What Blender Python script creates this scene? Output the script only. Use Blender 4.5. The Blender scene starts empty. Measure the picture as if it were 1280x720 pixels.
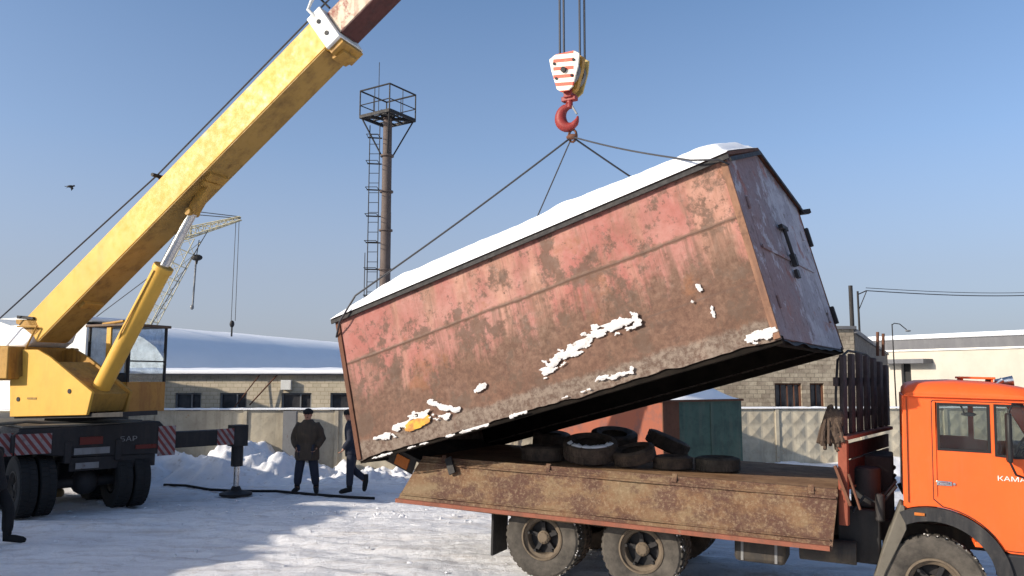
import bpy, bmesh, math, random
from mathutils import Vector, Matrix, Euler, noise
from mathutils.geometry import tessellate_polygon
rnd = random.Random(7)
V = Vector; rad = math.radians
sc = bpy.context.scene
COL = sc.collection

# ------------------------------------------------------------------ camera, light, exposure
FPX, CAMZ, PITCH = 1000.0, 2.6, math.atan(0.110)
cam_d = bpy.data.cameras.new('camera'); cam = bpy.data.objects.new('camera', cam_d); COL.objects.link(cam)
cam_d.sensor_width = 36; cam_d.lens = 36*FPX/1280; cam_d.clip_start = .1; cam_d.clip_end = 3000
cam.location = (0, 0, CAMZ); cam.rotation_euler = (math.pi/2+PITCH, 0, 0); sc.camera = cam
SUN_EL = rad(21); S2 = V((-.93, -.37)).normalized()
SUN = V((S2.x*math.cos(SUN_EL), S2.y*math.cos(SUN_EL), math.sin(SUN_EL)))
w = bpy.data.worlds.new('World'); sc.world = w; w.use_nodes = True
nt = w.node_tree; bg = nt.nodes['Background']
sky = nt.nodes.new('ShaderNodeTexSky'); sky.sky_type = 'NISHITA'; sky.sun_disc = False
sky.sun_elevation = SUN_EL; sky.sun_rotation = math.atan2(S2.x, S2.y)
sky.altitude = 150; sky.air_density = .7; sky.dust_density = 2.0; sky.ozone_density = 3.0
# a milky winter band low over the horizon, mixed into the sky by elevation
tcw = nt.nodes.new('ShaderNodeTexCoord'); sep = nt.nodes.new('ShaderNodeSeparateXYZ'); nt.links.new(tcw.outputs['Generated'], sep.inputs[0])
crw = nt.nodes.new('ShaderNodeValToRGB'); nt.links.new(sep.outputs[2], crw.inputs[0]); ew = crw.color_ramp.elements
ew[0].position = 0.; ew[0].color = (.85, .85, .85, 1); ew[1].position = .46; ew[1].color = (0, 0, 0, 1)
e_ = ew.new(.12); e_.color = (.68, .68, .68, 1); e_ = ew.new(.27); e_.color = (.22, .22, .22, 1)
mxw = nt.nodes.new('ShaderNodeMix'); mxw.data_type = 'RGBA'; nt.links.new(crw.outputs[0], mxw.inputs[0]); nt.links.new(sky.outputs[0], mxw.inputs[6])
mxw.inputs[7].default_value = (1.74, 1.78, 2.22, 1)
tnt = nt.nodes.new('ShaderNodeMix'); tnt.data_type = 'RGBA'; tnt.blend_type = 'MULTIPLY'; tnt.inputs[0].default_value = 1; tnt.inputs[7].default_value = (1.03, 1.05, 1.0, 1)
nt.links.new(mxw.outputs[2], tnt.inputs[6]); nt.links.new(tnt.outputs[2], bg.inputs[0]); bg.inputs[1].default_value = .15
sd = bpy.data.lights.new('sun', 'SUN'); sd.energy = 3.9; sd.angle = rad(.55); sd.color = (1, .90, .76)
so = bpy.data.objects.new('sun', sd); COL.objects.link(so)
so.rotation_euler = SUN.to_track_quat('Z', 'Y').to_euler()
sc.view_settings.view_transform = 'Standard'; sc.view_settings.look = 'None'
sc.view_settings.exposure = 0.58; sc.view_settings.gamma = 1; sc.view_settings.use_curve_mapping = False

# ------------------------------------------------------------------ helpers
CF = V((0, math.cos(PITCH), math.sin(PITCH))); CU = V((0, -math.sin(PITCH), math.cos(PITCH))); CP = V((0, 0, CAMZ))
def ray(x, y): return V(((x-640)/FPX, 0, 0)) + CU*((360-y)/FPX) + CF
def at(x, y, Y): r = ray(x, y); return CP + r*(Y/r.y)
def atz(x, y, z): r = ray(x, y); return CP + r*((z-CAMZ)/r.z)
def onpl(x, y, P, n): r = ray(x, y); return CP + r*((V(P)-CP).dot(n)/r.dot(n))
MW = {}
def tag(o, label=None, cat=None, group=None, kind=None):
    if label: o['label'] = label
    if cat: o['category'] = cat
    if group: o['group'] = group
    if kind: o['kind'] = kind
    return o
def thing(name, label, cat, loc=(0, 0, 0), rot=(0, 0, 0), group=None):
    o = bpy.data.objects.new(name, None); COL.objects.link(o); o.empty_display_size = .2
    o.location = loc; o.rotation_euler = rot if hasattr(rot, '__len__') else (0, 0, rot)
    MW[o] = Matrix.Translation(V(loc)) @ Euler(o.rotation_euler).to_matrix().to_4x4()
    return tag(o, label, cat, group)
def copy_tree(o, parent=None):
    c = o.copy(); COL.objects.link(c)
    if parent: c.parent = parent
    for ch in [k for k in bpy.data.objects if k.parent == o]: copy_tree(ch, c)
    return c
def basis(d):
    d = V(d).normalized(); a = V((0, 0, 1)) if abs(d.z) < .95 else V((1, 0, 0))
    u = d.cross(a).normalized(); return u, u.cross(d).normalized(), d
class MB:
    def __init__(s): s.v = []; s.f = []
    def add(s, vs, fs, M=None):
        b = len(s.v); s.v += [(M @ V(p)) if M else V(p) for p in vs]; s.f += [tuple(b+i for i in f) for f in fs]; return s
    def box(s, lo, hi, M=None):
        (a, b, c), (d, e, f) = lo, hi
        return s.add([(a,b,c),(d,b,c),(d,e,c),(a,e,c),(a,b,f),(d,b,f),(d,e,f),(a,e,f)],
                     [(0,3,2,1),(4,5,6,7),(0,1,5,4),(1,2,6,5),(2,3,7,6),(3,0,4,7)], M)
    def beam(s, p, q, wu, wv, up=None, ext=0):
        p, q = V(p), V(q); d = (q-p).normalized()
        if up is None: u, v, _ = basis(d)
        else: u = d.cross(V(up)).normalized(); v = u.cross(d).normalized()
        p = p-d*ext; q = q+d*ext; vs = []
        for c in (p, q):
            for a, b in ((-1,-1),(1,-1),(1,1),(-1,1)): vs.append(c+u*a*wu/2+v*b*wv/2)
        return s.add(vs, [(0,1,2,3),(7,6,5,4),(0,4,5,1),(1,5,6,2),(2,6,7,3),(3,7,4,0)])
    def cyl(s, p, q, r, r2=None, n=12, caps=True):
        p, q = V(p), V(q); r2 = r if r2 is None else r2; u, v, _ = basis(q-p); vs = []; fs = []
        for c, rr in ((p, r), (q, r2)):
            for i in range(n):
                t = 2*math.pi*i/n; vs.append(c+u*math.cos(t)*rr+v*math.sin(t)*rr)
        for i in range(n): j = (i+1) % n; fs.append((i, j, n+j, n+i))
        if caps: fs += [tuple(range(n))[::-1], tuple(range(n, 2*n))]
        return s.add(vs, fs)
    def tube(s, pts, r, n=7, closed=False):
        pts = [V(p) for p in pts]; m = len(pts); vs = []; fs = []; pu = None
        for k, p in enumerate(pts):
            a = pts[k-1] if (k or closed) else p; b = pts[(k+1) % m] if (k < m-1 or closed) else p
            d = (b-a).normalized()
            if pu is None: u = basis(d)[0]
            else: u = (pu-d*pu.dot(d)); u = u.normalized() if u.length > 1e-5 else basis(d)[0]
            pu = u; v2 = d.cross(u); rr = r[k] if hasattr(r, '__len__') else r
            for i in range(n): t = 2*math.pi*i/n; vs.append(p+u*math.cos(t)*rr+v2*math.sin(t)*rr)
        for k in range(m if closed else m-1):
            k2 = (k+1) % m
            for i in range(n): j = (i+1) % n; fs.append((k*n+i, k*n+j, k2*n+j, k2*n+i))
        if not closed: fs += [tuple(range(n))[::-1], tuple(range((m-1)*n, m*n))]
        return s.add(vs, fs)
    def lathe(s, prof, n=32, M=None, closed=False):     # prof: (radius, axial y)
        vs = []; fs = []; m = len(prof)
        for i in range(n):
            t = 2*math.pi*i/n
            for r, a in prof: vs.append((r*math.cos(t), a, r*math.sin(t)))
        for i in range(n):
            j = (i+1) % n
            for k in range(m if closed else m-1):
                k2 = (k+1) % m; fs.append((i*m+k, i*m+k2, j*m+k2, j*m+k))
        return s.add(vs, fs, M)
    def plate(s, outer, y0, y1, holes=(), fr=None, M=None):   # outline in (x,z), thickness along y
        loops = [list(outer)]+[list(h) for h in holes]
        flat = [p for l in loops for p in l]; n = len(flat)
        tris = tessellate_polygon([[V((p[0], p[1], 0)) for p in l] for l in loops])
        fs = [tuple(t) for t in tris]+[tuple(n+i for i in t[::-1]) for t in tris]; b = 0
        for l in loops:
            m = len(l)
            for i in range(m): j = (i+1) % m; fs.append((b+i, b+j, n+b+j, n+b+i))
            b += m
        return s.add([(p[0], y0, p[1]) for p in flat]+[(p[0], y1, p[1]) for p in flat], fs, M)
    def sphere(s, c, r, n=12, m=8, M=None):
        r = r if hasattr(r, '__len__') else (r, r, r); vs = []; fs = []
        for j in range(1, m):
            ph = math.pi*j/m
            for i in range(n):
                t = 2*math.pi*i/n; vs.append((c[0]+r[0]*math.sin(ph)*math.cos(t), c[1]+r[1]*math.sin(ph)*math.sin(t), c[2]+r[2]*math.cos(ph)))
        vs += [(c[0], c[1], c[2]+r[2]), (c[0], c[1], c[2]-r[2])]; a = len(vs)-2
        for j in range(m-2):
            for i in range(n): k = (i+1) % n; fs.append((j*n+i, (j+1)*n+i, (j+1)*n+k, j*n+k))
        for i in range(n): k = (i+1) % n; fs += [(a, i, k), (a+1, (m-2)*n+k, (m-2)*n+i)]
        return s.add(vs, fs, M)
    def build(s, name, mat, parent=None, world=False, smooth=None, bevel=0, center=False):
        vs = s.v
        if world and parent is not None: I = MW[parent].inverted(); vs = [I @ p for p in vs]
        off = V((0, 0, 0))
        if center and parent is None:
            n = len(vs); off = V((sum(p.x for p in vs)/n, sum(p.y for p in vs)/n, min(p.z for p in vs))); vs = [p-off for p in vs]
        me = bpy.data.meshes.new(name); me.from_pydata([tuple(p) for p in vs], [], s.f)
        bm = bmesh.new(); bm.from_mesh(me); bmesh.ops.recalc_face_normals(bm, faces=bm.faces); bm.to_mesh(me); bm.free()
        o = bpy.data.objects.new(name, me); COL.objects.link(o); o.location = off
        if parent is not None: o.parent = parent; MW[o] = MW[parent]
        if mat: me.materials.append(mat)
        if bevel:
            b = o.modifiers.new('bevel', 'BEVEL'); b.width = bevel; b.segments = 2; b.limit_method = 'ANGLE'; b.angle_limit = rad(40)
            me.polygons.foreach_set('use_smooth', [True]*len(me.polygons)); smooth = 35
        if smooth:
            me.polygons.foreach_set('use_smooth', [True]*len(me.polygons))
            if smooth is not True: me.set_sharp_from_angle(angle=rad(smooth))
        return o
def text_obj(name, body, size, mat, parent, M, depth=.008, sx=1):
    cu = bpy.data.curves.new(name, 'FONT'); cu.body = body; cu.size = size; cu.extrude = depth; cu.align_x = 'CENTER'
    o = bpy.data.objects.new(name, cu); COL.objects.link(o)
    bpy.context.view_layer.update()
    me = bpy.data.meshes.new_from_object(o); bpy.data.objects.remove(o)
    for v in me.vertices: v.co.x *= sx
    me.transform(M); me.materials.clear(); me.materials.append(mat)
    o = bpy.data.objects.new(name, me); COL.objects.link(o); o.parent = parent; MW[o] = MW[parent]; return o

# ------------------------------------------------------------------ materials
class Sh:
    def __init__(s, name, rough=.7, metal=0, spec=.3, coords='Object'):
        s.m = bpy.data.materials.new(name); s.m.use_nodes = True; s.t = s.m.node_tree; s.n = s.t.nodes
        s.b = s.n['Principled BSDF']; s.b.inputs['Roughness'].default_value = rough; s.b.inputs['Metallic'].default_value = metal
        s.b.inputs['Specular IOR Level'].default_value = spec
        s.tc = s.n.new('ShaderNodeTexCoord'); s.c = s.tc.outputs[coords]
    def l(s, a, b): s.t.links.new(a, b)
    def inp(s, sock, v):
        if isinstance(v, bpy.types.NodeSocket): s.l(v, sock)
        else: sock.default_value = (*v, 1) if (hasattr(v, '__len__') and len(v) == 3 and sock.type == 'RGBA') else v
    def map(s, scale=(1,1,1), loc=(0,0,0), rot=(0,0,0), vec=None):
        n = s.n.new('ShaderNodeMapping'); s.inp(n.inputs[0], vec or s.c); n.inputs['Scale'].default_value = scale
        n.inputs['Location'].default_value = loc; n.inputs['Rotation'].default_value = rot; return n.outputs[0]
    def noise(s, scale, detail=6, rough=.6, vec=None, dist=0):
        n = s.n.new('ShaderNodeTexNoise'); s.inp(n.inputs['Vector'], vec or s.c); n.inputs['Scale'].default_value = scale
        n.inputs['Detail'].default_value = detail; n.inputs['Roughness'].default_value = rough; n.inputs['Distortion'].default_value = dist
        return n.outputs['Fac']
    def voro(s, scale, vec=None, out='Distance', feat='F1'):
        n = s.n.new('ShaderNodeTexVoronoi'); n.feature = feat; s.inp(n.inputs['Vector'], vec or s.c); n.inputs['Scale'].default_value = scale; return n.outputs[out]
    def ramp(s, fac, stops):
        n = s.n.new('ShaderNodeValToRGB'); s.inp(n.inputs[0], fac); e = n.color_ramp.elements
        while len(e) < len(stops): e.new(.5)
        for k, (p, c) in enumerate(stops):
            e[k].position = p; e[k].color = (c, c, c, 1) if not hasattr(c, '__len__') else (*c, 1)
        return n.outputs[0]
    def step(s, fac, a, b): return s.ramp(fac, [(a, 0.), (b, 1.)])
    def mix(s, fac, a, b, mode='MIX'):
        n = s.n.new('ShaderNodeMix'); n.data_type = 'RGBA'; n.blend_type = mode; s.inp(n.inputs[0], fac); s.inp(n.inputs[6], a); s.inp(n.inputs[7], b); return n.outputs[2]
    def math(s, op, a, b=0., c=0.):
        n = s.n.new('ShaderNodeMath'); n.operation = op
        for k, v in enumerate((a, b, c)): s.inp(n.inputs[k], v)
        return n.outputs[0]
    def xyz(s, vec=None):
        n = s.n.new('ShaderNodeSeparateXYZ'); s.inp(n.inputs[0], vec or s.c); return n.outputs
    def bump(s, h, strength=.3, dist=.02):
        n = s.n.new('ShaderNodeBump'); s.inp(n.inputs['Height'], h); n.inputs['Strength'].default_value = strength; n.inputs['Distance'].default_value = dist
        if s.b.inputs['Normal'].is_linked: s.l(s.b.inputs['Normal'].links[0].from_socket, n.inputs['Normal'])
        s.l(n.outputs[0], s.b.inputs['Normal'])
    def col(s, v): s.inp(s.b.inputs['Base Color'], v); return s
    def rough(s, v): s.inp(s.b.inputs['Roughness'], v); return s
def band(s, z, z0, wd, nz=None):      # 1 near z0
    a = s.math('SUBTRACT', z, z0)
    if nz is not None: a = s.math('ADD', a, s.math('MULTIPLY', s.math('SUBTRACT', nz, .5), .05))
    return s.math('SUBTRACT', 1., s.math('MINIMUM', s.math('DIVIDE', s.math('ABSOLUTE', a), wd), 1.))
def painted(name, base, dirt=(.06,.045,.035), amt=.5, rough=.5, rust=None, rustlim=(.62,.68), scale=2., metal=0, streak=True):
    s = Sh(name, rough, metal)
    n1 = s.noise(scale, 8, .65); n2 = s.noise(scale*6, 6, .7)
    c = s.mix(s.step(n1, .3, .75), base, tuple(min(1, x*.78) for x in base))
    if streak: 
        st = s.noise(1., 6, .65, vec=s.map((scale*3, scale*3, scale*.5)))
        c = s.mix(s.math('MULTIPLY', s.step(st, .48, .75), amt), c, dirt)
    c = s.mix(s.math('MULTIPLY', s.step(n2, .55, .8), amt*.8), c, dirt)
    if rust:
        rn = s.noise(scale*1.7, 10, .72, vec=s.map(loc=(3, 7, 1)))
        c = s.mix(s.step(rn, *rustlim), c, rust)
    s.col(c); s.rough(s.ramp(n2, [(.3, rough-.12), (.8, min(1, rough+.25))])); s.bump(n2, .15, .01)
    return s.m
M = {}
# snow
def snow_mat(name, base=(.86,.87,.89), dirt=0., bs=.35):
    s = Sh(name, .75, 0, .2)
    n1 = s.noise(1.3, 6); n2 = s.noise(22, 8, .7)
    c = s.mix(n1, base, tuple(x*.92 for x in base))
    if dirt: c = s.mix(s.math('MULTIPLY', s.step(s.noise(5, 8, .7), .56, .72), dirt), c, (.28,.23,.19))
    s.col(c); s.bump(n2, bs, .03); s.b.inputs['Subsurface Weight'].default_value = 0.; return s.m
M['snow'] = snow_mat('snow_fresh'); M['snowdirty'] = snow_mat('snow_dirty', (.76,.76,.78), .6)
M['snowstuck'] = snow_mat('snow_stuck', (.60,.575,.56), .95)
M['steel'] = painted('grey_steel', (.22,.22,.22), amt=.4, rust=(.12,.06,.03))
M['dark'] = painted('dark_grimy_steel', (.022,.021,.022), dirt=(.05,.04,.035), amt=.6, rough=.65)
M['frame'] = painted('chassis_dirty', (.045,.04,.036), dirt=(.11,.085,.06), amt=.8, rough=.75)
M['black'] = painted('black_plastic', (.015,.015,.016), dirt=(.07,.06,.05), amt=.25, rough=.5)
M['arch'] = painted('dirty_arch', (.022,.022,.024), dirt=(.11,.1,.09), amt=.45, rough=.6)
M['guard'] = painted('dusty_guard', (.14,.125,.10), dirt=(.07,.06,.05), amt=.6, rough=.8)
M['rope'] = painted('steel_rope', (.05,.05,.055), amt=.3, rough=.5, streak=False)
M['ropeblue'] = painted('hoist_rope_steel', (.06,.065,.08), amt=.3, rough=.45, streak=False)
M['rust'] = painted('old_rust', (.14,.06,.035), dirt=(.05,.03,.02), amt=.7, rough=.9)
M['orange'] = painted('orange_cab_paint', (.84,.122,.022), dirt=(.5,.11,.03), amt=.12, rough=.34, scale=1.2, streak=False)
M['orange_old'] = painted('worn_orange_red_paint', (.24,.058,.03), dirt=(.09,.04,.03), amt=.75, rough=.65, rust=(.12,.05,.03))
M['red'] = painted('red_hook_paint', (.28,.035,.03), dirt=(.1,.03,.03), amt=.5, rough=.5)
s = Sh('orange_cab_grimy', .36); x, y, z = s.xyz(); b1 = s.noise(3, 8, .7); b2 = s.noise(16, 8, .75)
c = s.mix(s.step(s.noise(1.2, 5), .35, .7), (.84,.122,.022), (.74,.105,.022)); c = s.mix(s.math('MULTIPLY', s.step(b2, .52, .8), .35), c, (.50,.14,.05))
gr = s.step(s.math('ADD', s.math('MULTIPLY', z, -1.), s.math('MULTIPLY', b1, .75)), -1.05, -.45)
c = s.mix(s.math('MULTIPLY', gr, .6), c, (.33,.16,.085)); c = s.mix(s.math('MULTIPLY', s.step(s.noise(1, 8, .7, vec=s.map((9,9,.8))), .52, .75), .35), c, (.42,.13,.05))
s.col(c); s.rough(s.ramp(b2, [(.3,.28),(.7,.6)])); s.bump(s.noise(1.5, 3), .12, .03); M['orange'] = s.m
M['chrome'] = painted('chrome', (.6,.6,.6), amt=.1, rough=.22, metal=1, streak=False)
M['white'] = painted('white_paint', (.78,.77,.72), dirt=(.35,.3,.25), amt=.3, rough=.6)
M['cream'] = painted('cream_render', (.52,.475,.40), dirt=(.36,.32,.27), amt=.3, rough=.9, scale=.35)
M['grey_roof'] = painted('grey_metal_roof', (.13,.13,.14), dirt=(.22,.22,.22), amt=.4, rough=.6, scale=.6)
M['yellow'] = painted('crane_yellow', (.77,.43,.07), dirt=(.40,.21,.05), amt=.25, rough=.5, rust=(.14,.06,.02), rustlim=(.74,.80), scale=1.1)
M['yellow2'] = painted('crane_yellow_grimy', (.46,.25,.05), dirt=(.14,.07,.03), amt=.8, rough=.6, rust=(.16,.06,.03), rustlim=(.62,.72), scale=2)
M['maroon'] = painted('boom_inner_paint', (.66,.56,.42), dirt=(.24,.09,.05), amt=.9, rough=.6, rust=(.24,.07,.05), rustlim=(.52,.62), scale=2.2)
M['amber'] = painted('amber_lens', (.5,.15,.03), amt=.4, rough=.3, streak=False)
M['redlens'] = painted('red_lens', (.12,.015,.012), amt=.5, rough=.35, streak=False)
M['skin'] = painted('skin', (.42,.22,.15), dirt=(.33,.15,.1), amt=.2, rough=.55, scale=6, streak=False)
M['jacket'] = painted('dark_brown_jacket', (.060,.046,.034), dirt=(.13,.085,.055), amt=.4, rough=.9, scale=5)
M['navy'] = painted('navy_cloth', (.024,.028,.045), dirt=(.03,.03,.04), amt=.4, rough=.9, scale=5)
M['blackcloth'] = painted('black_cloth', (.012,.012,.013), dirt=(.03,.03,.03), amt=.3, rough=.85, scale=5)
M['oak'] = painted('stake_wood', (.06,.045,.045), dirt=(.02,.015,.015), amt=.7, rough=.85, scale=3)
M['tan'] = painted('dusty_rim', (.15,.115,.08), dirt=(.06,.045,.035), amt=.8, rough=.8, scale=4)
M['hub'] = painted('greasy_hub', (.11,.085,.06), dirt=(.03,.025,.02), amt=.9, rough=.8, scale=6)
M['bird'] = painted('bird_feathers', (.02,.02,.022), amt=.2, rough=.8)
def glass(name, tint=(.7,.75,.78), alpha=.25, rough=.03):
    s = Sh(name, rough, 0, .6); s.n.remove(s.b)
    g = s.n.new('ShaderNodeBsdfGlossy'); g.inputs['Roughness'].default_value = rough; g.inputs['Color'].default_value = (.9,.9,.9,1)
    t = s.n.new('ShaderNodeBsdfTransparent'); t.inputs['Color'].default_value = (*tint, 1)
    d = s.n.new('ShaderNodeBsdfDiffuse'); d.inputs['Color'].default_value = (.25,.27,.28,1)
    f = s.n.new('ShaderNodeFresnel'); f.inputs['IOR'].default_value = 1.5
    geo = s.n.new('ShaderNodeNewGeometry'); ff = s.math('MULTIPLY', f.outputs[0], s.math('SUBTRACT', 1., geo.outputs['Backfacing']))
    a = s.n.new('ShaderNodeMixShader'); s.l(ff, a.inputs[0]); s.l(t.outputs[0], a.inputs[1]); s.l(g.outputs[0], a.inputs[2])
    b = s.n.new('ShaderNodeMixShader'); s.l(s.math('MULTIPLY', s.step(s.noise(5, 6), .35, .8), alpha), b.inputs[0]); s.l(a.outputs[0], b.inputs[1]); s.l(d.outputs[0], b.inputs[2])
    s.l(b.outputs[0], s.n['Material Output'].inputs[0]); return s.m
M['glass'] = glass('cab_glass', (.80,.83,.82), .08); M['glassdusty'] = glass('dusty_glass', (.86,.90,.94), .22)
s = Sh('window_pane_dark', .12, 0, .5); s.col(s.ramp(s.noise(3, 4), [(.3,(.02,.021,.026)), (.7,(.07,.068,.07))])); M['pane'] = s.m
# rubber
s = Sh('rubber', .85, 0, .2); n = s.noise(7, 8, .7)
s.col(s.ramp(n, [(.3,(.038,.031,.027)), (.65,(.13,.095,.07))])); s.bump(s.noise(40, 4), .2, .005); M['rubber'] = s.m
s = Sh('dusty_truck_rubber', .9, 0, .15); n = s.noise(5, 8, .7)
s.col(s.ramp(n, [(.3,(.035,.032,.029)), (.72,(.12,.105,.088))])); s.bump(s.noise(40, 4), .2, .005); M['rubberdusty'] = s.m
# hook block stripes
s = Sh('striped_block', .55); x, y, z = s.xyz()
st = s.step(s.math('SINE', s.math('MULTIPLY', s.math('ADD', z, s.math('MULTIPLY', x, .12)), 2*math.pi/.115)), .1, .2)
inx = s.step(s.math('ABSOLUTE', s.math('ADD', x, .01)), .155, .165)
c = s.mix(s.math('MULTIPLY', st, s.math('SUBTRACT', 1., inx)), (.78,.72,.6), (.6,.09,.05))
s.col(s.mix(s.math('MULTIPLY', s.step(s.noise(12, 8, .7), .55, .7), .6), c, (.3,.2,.12))); M['stripe'] = s.m
def hazard(name, axis=0):
    s = Sh(name, .6); o = s.xyz()
    st = s.step(s.math('SINE', s.math('MULTIPLY', s.math('ADD', o[axis], s.math('MULTIPLY', o[2], -.75)), 2*math.pi/.13)), .0, .08)
    c = s.mix(st, (.27,.23,.23), (.19,.035,.03))
    s.col(s.mix(s.math('MULTIPLY', s.step(s.noise(9, 8, .7), .45, .7), .6), c, (.07,.05,.05))); return s.m
M['hazard'] = hazard('hazard_stripes', 1)
# container paint
def garage_mat(name, kind):
    s = Sh(name, .62, 0, .3); x, y, z = s.xyz()
    big = s.noise(.9, 6, .6, vec=s.map(loc=(5,0,2))); mid = s.noise(2.6, 10, .72, vec=s.map(loc=(1,0,4))); fine = s.noise(14, 8, .75)
    streak = s.noise(1., 8, .68, vec=s.map((5.5, 5.5, .55)))
    if kind == 'side':
        c = s.mix(s.step(big, .40, .62), (.31,.105,.085), (.34,.155,.125))
        pal = s.noise(1.0, 3, .5, vec=s.map((2.2, 1, .35), loc=(3,0,0)))
        c = s.mix(s.math('MULTIPLY', s.step(pal, .5, .60), .7), c, (.40,.215,.150))
        vst = s.noise(1., 10, .72, vec=s.map((3.2, 1, .9), loc=(0,0,5)))
        c = s.mix(s.math('MULTIPLY', s.step(vst, .50, .60), .62), c, (.20,.105,.068))
        # brown grime growing towards the bottom
        low = s.math('ADD', s.math('MULTIPLY', z, -.42), s.math('ADD', s.math('MULTIPLY', streak, .62), s.math('MULTIPLY', mid, .42)))
        c = s.mix(s.math('MULTIPLY', s.step(low, .45, .60), .92), c, s.mix(s.step(fine, .4, .65), (.135,.070,.040), (.070,.038,.025)))
        # dark rust patches
        pr = s.noise(1.35, 12, .74, vec=s.map((1.2, 1, 1.1), loc=(8.3,0,3.1)))
        c = s.mix(s.math('MULTIPLY', s.step(pr, .515, .565), .85), c, (.095,.055,.036))
        c = s.mix(s.math('MULTIPLY', s.step(s.noise(1.1, 8, .65, vec=s.map(loc=(2.2,0,9))), .60, .66), .55), c, (.22,.085,.035))
        run = s.noise(1., 6, .7, vec=s.map((9, 1, .35), loc=(1,0,2)))
        under = s.math('MULTIPLY', s.step(s.math('SUBTRACT', .36, z), .0, .03), s.step(s.math('SUBTRACT', z, -.35), .0, .65))
        c = s.mix(s.math('MULTIPLY', s.math('MULTIPLY', s.step(run, .48, .60), under), .75), c, (.13,.07,.045))
        topr = s.step(z, .45, 1.0)
        c = s.mix(s.math('MULTIPLY', s.math('MULTIPLY', s.step(s.noise(1., 6, .7, vec=s.map((7, 1, .5), loc=(6,0,2))), .52, .62), topr), .6), c, (.15,.08,.055))
        # chips
        chips = s.math('MULTIPLY', s.step(s.noise(9, 8, .75), .60, .64), s.step(mid, .45, .6))
        c = s.mix(chips, c, (.10,.05,.035))
        # worn, paler vertical strip by the right corner
        rt = s.math('MULTIPLY', s.step(s.math('ADD', x, s.math('MULTIPLY', mid, .5)), 2.83, 2.98), .8)
        c = s.mix(rt, c, s.mix(s.step(streak, .4, .6), (.36,.185,.085), (.22,.115,.06)))
        lt = s.step(s.math('ADD', s.math('MULTIPLY', x, -1.), s.math('MULTIPLY', mid, .2)), 2.9, 3.05)
        c = s.mix(s.math('MULTIPLY', lt, .7), c, (.36,.2,.1))
        z2 = s.math('ADD', z, s.math('MULTIPLY', s.math('SUBTRACT', s.noise(3, 5), .5), .03))
        b1 = band(s, z2, .34, .028); b2 = s.math('MULTIPLY', band(s, z2, -.38, .02), s.step(x, .8, 1.0))
        edge = s.math('MULTIPLY', s.step(s.math('MULTIPLY', band(s, z2, .34, .16), s.noise(6, 8, .75)), .36, .46), .7)
        c = s.mix(edge, c, (.15,.085,.055)); c = s.mix(s.math('MULTIPLY', s.math('MAXIMUM', b1, b2), .9), c, (.10,.055,.038))
        bot = s.step(s.math('ADD', s.math('MULTIPLY', z, -1.), s.math('MULTIPLY', mid, .25)), .90, .95)
        c = s.mix(s.math('MULTIPLY', bot, .85), c, s.mix(s.step(fine, .42, .6), (.20,.155,.12), (.09,.06,.045)))
        seamv = s.math('MULTIPLY', s.step(s.math('ABSOLUTE', s.math('SINE', s.math('MULTIPLY', s.math('ADD', x, s.math('MULTIPLY', mid, .06)), math.pi/1.22))), .0, .03), 1.)
        c = s.mix(s.math('MULTIPLY', s.math('SUBTRACT', 1., seamv), .45), c, (.13,.07,.05))
        s.bump(s.math('ADD', s.math('MULTIPLY', b1, .9), s.math('MULTIPLY', mid, .6)), .5, .02)
    else:
        c = s.mix(s.step(big, .42, .6), (.225,.145,.140), (.22,.175,.185))
        grey = s.step(s.math('ADD', y, s.math('MULTIPLY', mid, .8)), .22, .55)
        c = s.mix(s.math('MULTIPLY', grey, .8), c, (.31,.30,.33))
        c = s.mix(s.math('MULTIPLY', s.step(s.math('ADD', mid, s.math('MULTIPLY', y, .03)), .505, .55), .8), c, (.42,.40,.43))
        c = s.mix(s.math('MULTIPLY', s.step(s.noise(2, 8, .7, vec=s.map(loc=(0,4,1))), .57, .63), .8), c, (.27,.09,.06))
        c = s.mix(s.math('MULTIPLY', s.step(streak, .52, .75), .5), c, (.10,.07,.065))
        fr = s.math('MULTIPLY', s.step(s.math('ADD', s.math('MULTIPLY', z, -1.), mid), 1.25, 1.5), .6)
        c = s.mix(fr, c, (.42,.40,.42))
        s.bump(mid, .4, .02)
    spot = s.math('MULTIPLY', s.step(s.noise(5.5, 10, .78, vec=s.map(loc=(7,2,1))), .57, .61), .7)
    c = s.mix(spot, c, (.085,.045,.030)); c = s.mix(s.math('MULTIPLY', s.step(fine, .5, .8), .35), c, (.13,.07,.045))
    s.col(c); s.rough(s.ramp(fine, [(.3,.5),(.7,.85)])); return s.m
M['gside'] = garage_mat('garage_side_paint', 'side'); M['gend'] = garage_mat('garage_end_paint', 'end')
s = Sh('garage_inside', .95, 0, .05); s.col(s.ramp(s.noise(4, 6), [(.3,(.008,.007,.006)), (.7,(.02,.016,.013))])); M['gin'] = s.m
# truck board & deck
s = Sh('rusty_board', .8, 0, .2); x, y, z = s.xyz()
a = s.noise(2.2, 10, .72); b = s.noise(9, 8, .75); pal = s.noise(1., 6, .6, vec=s.map((.9, 1, 4)))
c = s.ramp(a, [(.32,(.085,.040,.022)), (.48,(.17,.095,.052)), (.66,(.20,.14,.080))])
c = s.mix(s.math('MULTIPLY', s.step(pal, .5, .72), .6), c, (.20,.155,.095)); c = s.mix(s.math('MULTIPLY', s.step(s.noise(1.25, 12, .78, vec=s.map((1,1,1.6), loc=(4,1,2))), .47, .56), .9), c, (.085,.042,.032))
c = s.mix(s.math('MULTIPLY', s.step(s.noise(24, 8, .8), .50, .62), .55), c, (.30,.22,.14))
lo = s.math('MULTIPLY', s.step(s.math('ADD', s.math('MULTIPLY', z, -1.), s.math('MULTIPLY', b, .12)), -.92, -.86), .65)
c = s.mix(lo, c, (.30,.085,.05)); c = s.mix(s.math('MULTIPLY', s.step(b, .55, .7), .6), c, (.09,.05,.03))
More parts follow.
